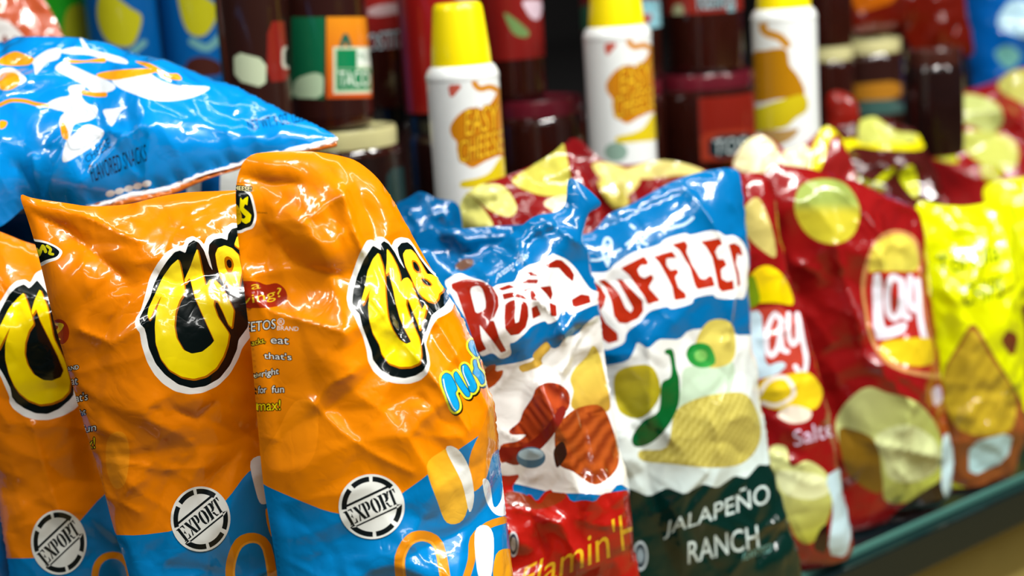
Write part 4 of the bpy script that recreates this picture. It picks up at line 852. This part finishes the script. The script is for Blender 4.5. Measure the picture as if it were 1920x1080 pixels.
# ================================================================== spray cheese cans
can_body = film('can_enamel', 0.28, 0.4); can_cap = film('cap_plastic', 0.35, 0.3, color=(250, 226, 0), var=0.02); can_rim = film('can_shoulder', 0.3, 0.4, color=(232, 236, 234), var=0.02)
def can(cx, cy, d, wpx, label, layers):
    r = wpx/2*d/FPX; top = pix(cx, cy, d)                      # centre of the shoulder's rim
    h = top[2]-RZ
    t = bpy.data.objects.new('spray_can', None); COL.objects.link(t); t.location = (top[0], top[1], RZ); tag(t, label, 'can', 'white spray cheese cans')
    wrap('can_body', (top[0], top[1], RZ), r, RZ+0.004, top[2], 'E6EAE8', layers, can_body, t, step=0.005)
    lathe('base_rim', [(r*.94, 0.0), (r*1.0, .001), (r*1.012, .003), (r*1.0, .005)], can_rim, t)
    lathe('shoulder', [(r*.98, h-.002), (r*1.015, h), (r*1.0, h+.0035), (r*.93, h+.0075), (r*.86, h+.0095), (r*.83, h+.010)], can_rim, t)
    lathe('cap', [(r*.82, h+.008), (r*.82, h+.012), (r*.80, h+.02), (r*.69, h+.049), (r*.66, h+.0525), (r*.60, h+.0545), (r*.3, h+.0548)], can_cap, t)
    return t
zk = lambda P: Z(760, 0, 2.7, P)
def can_art(f, yellow='D8C018'):
    return [([cut(f([(212, 430), (295, 428), (230, 505)]), 1)], 'C05848'),
        (stroke(f([(355, 350), (350, 420), (380, 450), (430, 440), (470, 460)]), 11), 'C88420'),
        ([round_(f([(228, 640), (270, 580), (330, 545), (400, 550), (440, 510), (470, 470), (520, 520), (520, 780), (470, 790), (400, 820), (340, 850), (290, 820), (262, 770), (260, 720), (235, 690)]))], 'C47C10'),
        ([round_(f([(285, 920), (370, 900), (430, 870), (480, 800), (520, 810), (520, 920), (400, 945), (290, 950)]))], yellow)] + \
        T('EASY', *f([(305, 690), (470, 650), (305, 560)]), 'F0C028', bold=.03, halo=(2.2, '8A4408')) + T('CHEESE', *f([(270, 830), (500, 765), (270, 715)]), 'F0C028', bold=.03, halo=(2.2, '8A4408'))
can(867, 146, 1.20, 137, 'white spray cheese can, yellow cap fully in view, leftmost of the three', can_art(zk))
m2 = lambda P: [(1158+(x-867)*.94+0, 68+(y-146)*.97) for x, y in zk(P)]
can(1157, 70, 1.38, 128, 'middle one of the three white spray cheese cans', can_art(m2)+[([ell(1155, 285, 22, 18)], '8AA898')])
k3 = lambda P: Z(1400, 0, 3.6, P)
A3 = [(stroke(k3([(150, 110), (110, 170), (130, 220), (220, 250), (270, 300)]), 15), 'C08418'), ([round_(k3([(40, 370), (120, 340), (260, 330), (290, 440), (340, 500), (390, 600), (370, 650), (200, 670), (60, 690), (20, 600)]))], 'B07808'),
      ([round_(k3([(0, 760), (100, 720), (250, 670), (390, 640), (410, 740), (330, 800), (260, 860), (120, 880), (0, 900)]))], grad('E0D020', 'B8A010', (1430, 190), (1500, 240))), ([round_(k3([(90, 880), (240, 880), (350, 870), (300, 940), (180, 980)]))], 'B08C50')]
can(1470, 36, 1.43, 122, 'white spray cheese can, rightmost of the three, orange swirl on its left side', A3)

# ================================================================== jars on the back tier
glass = film('jar_glass_salsa', 0.12, 1.0, color=(46, 16, 10), var=0.35, scale=40)
glass2 = film('jar_glass_dip', 0.12, 1.0, color=(30, 14, 12), var=0.3, scale=40)
lidm = {c: film('lid_'+c, 0.25, 0.6, color=v, var=0.03) for c, v in {'maroon': (96, 22, 34), 'red': (150, 16, 14), 'cream': (196, 190, 136), 'black': (18, 18, 20), 'brown': (60, 28, 20)}.items()}
paper = film('label_paper', 0.3, 0.6)
lowtops = []
def jar(cx, lidy, wpx, zt, h, lid, label, layers, name='salsa_jar', gl=glass, arc=(-1.5, 1.5), lz=(0.22, 0.80), base=None, group='salsa jars', z_at=None, cat='jar'):
    "a jar whose lid top is at world height zt, seen with its lid's centre at (cx, lidy)"
    if z_at is None: P = pixz(cx, lidy, zt)
    else: P = pix(cx, lidy, z_at)
    d = (P-CAM)@fwd; r = wpx/2*d/FPX; zb = zt-h
    t = bpy.data.objects.new(name, None); COL.objects.link(t); t.location = (P[0], P[1], zb); tag(t, label, cat, group)
    lathe('glass_body', [(r*.86, 0), (r*.96, .002), (r*1.0, .007), (r*1.0, h*.78), (r*.97, h*.84), (r*.86, h*.885), (r*.84, h-.012)], gl, t)
    lathe('lid', [(r*.88, h-.019), (r*.92, h-.0185), (r*.93, h-.003), (r*.90, h), (r*.8, h), (r*.76, h-.0012)], lidm[lid], t)
    if layers is not None:
        z0, z1 = zb+h*lz[0], zb+h*lz[1]
        o = wrap('label', (P[0], P[1], zb), r*1.015, z0, z1, base or '7A1A14', layers, paper, t, arc=arc, step=.006)
    return P, r
jn = lambda P: Z(500, 0, 2.84, P)
Hs = 0.105
# lower row
J1 = jar(655, 238, 190, 0.348, Hs, 'cream', 'dark dip jar with a cream lid, under the green and orange labelled jar', [([cut(jn([(640, 900), (770, 880), (780, 1080), (640, 1080)]), 1)], '1E3A3A')], base='20100E', arc=(-.2, 1.4))
J2 = jar(1010, 182, 172, 0.348, Hs, 'maroon', 'dark salsa jar with shiny maroon lid between the first two spray cans', None)
J3 = jar(1322, 133, 190, 0.348, Hs, 'maroon', 'maroon lidded salsa jar with red label between the middle and right spray cans',
    [([cut([(1308, 250), (1400, 240), (1425, 250), (1425, 300), (1310, 312)], 1)], 'A83820')]+[([cut([(1328, 256), (1420, 248), (1424, 290), (1330, 300)], 1)], '0C2A30')]+T('TOS', (1338, 292), (1400, 286), (1338, 262), 'D8E4E4', bold=.03), base='8A2014', arc=(-.15, 1.35))
J4 = jar(835, 212, 150, 0.348, Hs, 'black', 'dark jar with a black lid hidden behind the leftmost spray can', None, gl=glass2)
J4b = jar(745, 200, 60, 0.348, Hs, 'black', 'slim dark jar with a red edged label left of the leftmost spray can', [([cut([(786, 235), (800, 235), (800, 370), (786, 370)], 1)], '9A1A14')], base='2A1614', gl=glass2)
J5 = jar(1632, 72, 120, 0.352, Hs, 'cream', 'dark jar with a cream lid right of the third spray can', [([cut([(1590, 160), (1690, 150), (1690, 185), (1590, 190)], 1)], 'A8701C'), ([cut([(1600, 190), (1695, 185), (1695, 240), (1600, 240)], 1)], '3A5A54')], base='2C1410')
J6 = jar(1556, 86, 90, 0.350, Hs, 'cream', 'dark jar with cream lid mostly hidden by the third spray can', None)
J7 = jar(1750, 92, 110, 0.352, Hs, 'brown', 'dark brown jar under the orange red bag at upper right', None, gl=glass2)
J8 = jar(1170, 150, 150, 0.348, Hs, 'maroon', 'dark salsa jar hidden behind the middle spray can', None)
# upper row: each stands on the lid below
UZ = 0.348+0.001; UH = 0.125
def up(Jp, wpx, lid, label, layers, dx=0, **k):
    P = Jp[0].copy(); P[2] = UZ+UH; P = P+rgt*dx; f = toframe(P[None])[0]; d = (P-CAM)@fwd
    return jar(f[0], f[1], wpx, UZ+UH, UH, lid, label, layers, z_at=d, **k)
up(J1, 165, 'brown', 'salsa jar with a green and orange TACO label, directly above a cream lidded jar',
   [([np.array(jn([(130, 90), (312, 90), (305, 530), (130, 520)]))], '0A5E3C'), ([cut(jn([(150, 420), (250, 385), (305, 400), (300, 525), (130, 520)]), 1)], 'B4CCA8'),
    ([np.array(jn([(318, 90), (560, 90), (560, 520), (318, 525)]))], grad('E08A18', 'C85018', jn([(430, 90)])[0], jn([(430, 520)])[0])),
    ([np.array(jn([(355, 250), (555, 250), (555, 495), (355, 500)]))], 'C8D8B8'), ([np.array(jn([(370, 262), (480, 262), (480, 365), (370, 365)])), np.array(jn([(372, 368), (552, 366), (552, 478), (372, 482)]))], '0A7A4A')]
   + [([np.array(jn([(482, 262), (552, 262), (552, 350), (482, 350)]))], 'E0E8DC'), (stroke(jn([(400, 240), (420, 190), (440, 240)]), 9), '1E5A4A')]
   + T('TACO', *jn([(385, 462), (548, 458), (385, 380)]), 'E8F0E0', bold=.03) + T('MILD', *jn([(490, 320), (550, 318), (490, 280)]), '0A7A4A', bold=.02), base='2A100C', arc=(-1.25, 1.5), lz=(0.0801, 0.93), dx=-.014)
J9 = jar(492, 262, 125, 0.348, Hs, 'black', 'dark dip jar at lower left of the green labelled jar', None, gl=glass2)
up(J9, 128, 'brown', 'brown bean dip jar with a cream and red label, left of the green labelled jar',
   [([cut([(438, 96), (500, 112), (498, 166), (440, 150)], 1)], 'B8C4A4'), ([cut([(502, 40), (545, 40), (545, 150), (500, 155)], 1)], '7A1C14'), ([cut([(528, 88), (545, 85), (545, 130), (528, 128)], 1)], 'B0B0A0'), ([cut([(534, 92), (545, 90), (545, 124), (534, 122)], 1)], '0A1818')], base='2A120C', arc=(-1.3, 1.3), lz=(0.05, 0.93))
up(J4b, 175, 'brown', 'red labelled salsa jar with a pale blue disc, right of the green label',
   [([cut([(690, 12), (780, 0), (786, 20), (690, 34)], 1)], 'C0A0A0'), ([cut([(695, 125), (740, 122), (735, 140), (695, 138)], 1)], '6A8A20'), ([cut([(735, 108), (745, 90), (782, 88), (784, 150), (742, 155), (732, 130)], 1)], 'A8CCD8')]
   + T('TOSTITOS', (672, 100), (790, 84), (672, 66), 'C8D4D8', bold=.035, halo=(2.5, '102830')), base='8E1E1A', arc=(-1.3, 1.35), lz=(0.42, 0.98))
J4u = up(J4, 150, 'red', 'salsa jar with a plain red label, directly behind the leftmost yellow cap', [([cut([(852, 0), (915, 0), (915, 20), (852, 22)], 1)], 'A8B8A8'), ([cut([(895, 25), (915, 25), (910, 90), (900, 80)], 1)], 'C09898')], base='8E1412', lz=(0.02, 0.95))
up(J2, 120, 'red', 'red labelled salsa jar with a pale diamond and green leaf, right of the leftmost cap', [([cut([(975, 0), (1020, 0), (1012, 38), (995, 35)], 1)], 'D0B8C4'), ([round_([(945, 25), (965, 35), (992, 60), (985, 70), (962, 62)])], '6A8A50')], base='7A1814', lz=(0.28, 0.98), dx=-.02)
up(J8, 150, 'red', 'red and green labelled salsa jar behind the middle yellow cap', [([cut([(1088, 10), (1110, 10), (1110, 60), (1085, 55)], 1)], '2A5A40'), ([cut([(1195, 0), (1248, 0), (1248, 75), (1215, 80)], 1)], '8AC0CC'), ([cut([(1200, 28), (1225, 25), (1215, 50)], 1)], 'A03838')]+T('TOSTITOS', (1185, 22), (1250, 20), (1185, 2), '205060', bold=.03), base='6A1614', lz=(0.38, 0.98))
up(J3, 150, 'red', 'salsa jar with TOS lettering on a red label above the maroon lidded jar', [([cut([(1262, 8), (1282, 8), (1280, 55), (1260, 55)], 1)], 'B8BC90'), ([cut([(1365, 0), (1380, 0), (1376, 58), (1362, 58)], 1)], '7AAAB0')]+T('TOSTITOS', (1305, 18), (1378, 14), (1305, -8), 'C8DCE0', bold=.03, halo=(2.5, '103038')), base='8A2418', lz=(0.45, 0.98))

up(J6, 90, 'red', 'salsa jar with a teal label just right of the third yellow cap', [([cut([(1520, 0), (1572, 0), (1570, 30), (1525, 38)], 1)], '9AC0B8')], base='2A8A6C', lz=(0.55, 0.98))

# risers under the jars and cans
o = sub('riser_block', -0.2, 0.28, 0.105, 1.44, 0.0, RZ-.001, dark_back); o.parent = rs_
o = sub('riser_block', 0.28, 2.6, 0.22, 1.44, 0.0, RZ-.001, dark_back); o.parent = rs_
o = sub('riser_block', -1.5, -0.2, 0.45, 1.44, 0.0, RZ-.001, dark_back); o.parent = rs_
o = sub('back_panel', -1.5, 2.6, 1.44, 1.46, 0.0, 1.1, dark_back); o.parent = rs_

# ================================================================== tall canisters at the left
can_foil = film('canister_card', 0.3, 0.5)
def canister(cx, d, wpx, label, base, layers):
    P = pix(cx, 60, d); r = wpx/2*d/FPX; top = 0.50
    t = bpy.data.objects.new('chip_canister', None); COL.objects.link(t); t.location = (P[0], P[1], RZ); tag(t, label, 'canister', 'tall chip canisters')
    wrap('tube', (P[0], P[1], RZ), r, RZ+.004, top, base, layers, can_foil, t, step=.006)
    lathe('base_rim', [(r*.96, 0), (r*1.01, .001), (r*1.015, .004), (r, .006)], film('tin', .3, .2, metal=1.0, color=(190, 190, 190)), t)
    lathe('lid', [(r*.99, top-RZ-.003), (r*1.03, top-RZ-.002), (r*1.03, top-RZ+.008), (r*.98, top-RZ+.010)], film('lid_clear', .3, .3, color=(210, 214, 214)), t)
canister(232, 1.42, 132, 'dark blue chip canister with a yellow chip, left one of the blue pair', '004C88',
    [([round_([(182, 10), (195, -20), (225, 0), (245, 15), (266, 32), (255, 75), (238, 88), (205, 80), (186, 50)])], 'A09C14'), (stroke([(195, 92), (235, 105), (270, 80)], 12), '5C8C8C')])
canister(366, 1.45, 132, 'right one of the two dark blue chip canisters, brown spot below its chip', '004C88',
    [([round_([(335, -20), (375, -10), (408, 15), (398, 50), (380, 68), (355, 62), (340, 30)])], 'A09C14'), (stroke([(360, 78), (390, 90), (420, 60)], 14), '5C8C8C'), ([round_([(352, 115), (380, 106), (412, 118), (412, 140), (352, 142)])], '3A1A14')])
canister(112, 1.46, 110, 'green chip canister with a yellow green chip, left of the blue pair', '1C9018', [([round_([(120, 40), (135, 10), (165, 15), (175, 60), (170, 110), (125, 110)])], '94981A')])
bag('snack_bag', 'salmon coloured bag corner with a white panel and brown flame at the top left', 'snack bag', None,
    (40, 60, 1.28), 10, 8, [(-200, -60), (40, -60), (85, 0), (122, 72), (118, 100), (60, 110), (40, 300), (-220, 300), (-220, 100)], .022, .01, 'B4502C',
    [([cut([(-100, 20), (10, 35), (38, 60), (62, 92), (40, 110), (-100, 110)], 1)], 'DCD8D4'), ([round_([(2, 92), (8, 65), (18, 78), (30, 68), (42, 92), (20, 98)])], '7A2C14')], seed=151, crump=1., step=.005, zf=RZ)
bag('snack_bag', 'dark red bag with an orange top lying over the cream lidded jars at upper right', 'snack bag', None,
    (1700, 40, 1.84), 12, 20, [(1580, -160), (1830, -160), (1800, 10), (1836, 108), (1770, 106), (1712, 98), (1690, 60), (1640, 62), (1588, 64)], .035, .012, '5E1004',
    [([cut([(1580, -200), (1800, -200), (1690, 0), (1590, 30)], 1)], 'B05808')], seed=157, crump=1.3, step=.006, clampz=False)
bag('snack_bag', 'blue bag with pale blotches at the top right corner of the frame', 'snack bag', None,
    (1880, 60, 2.0), 10, 8, [(1800, -160), (2050, -160), (2060, 200), (1960, 240), (1840, 230), (1815, 120)], .04, .012, '0058A8',
    [([round_([(1870, 40), (1900, 0), (1960, 20), (1940, 70), (1890, 60)])], 'B4D8E8'), ([round_([(1865, 100), (1890, 85), (1915, 105), (1890, 130)])], '6AA8A0')], seed=163, crump=1.3, step=.006, zf=RZ)
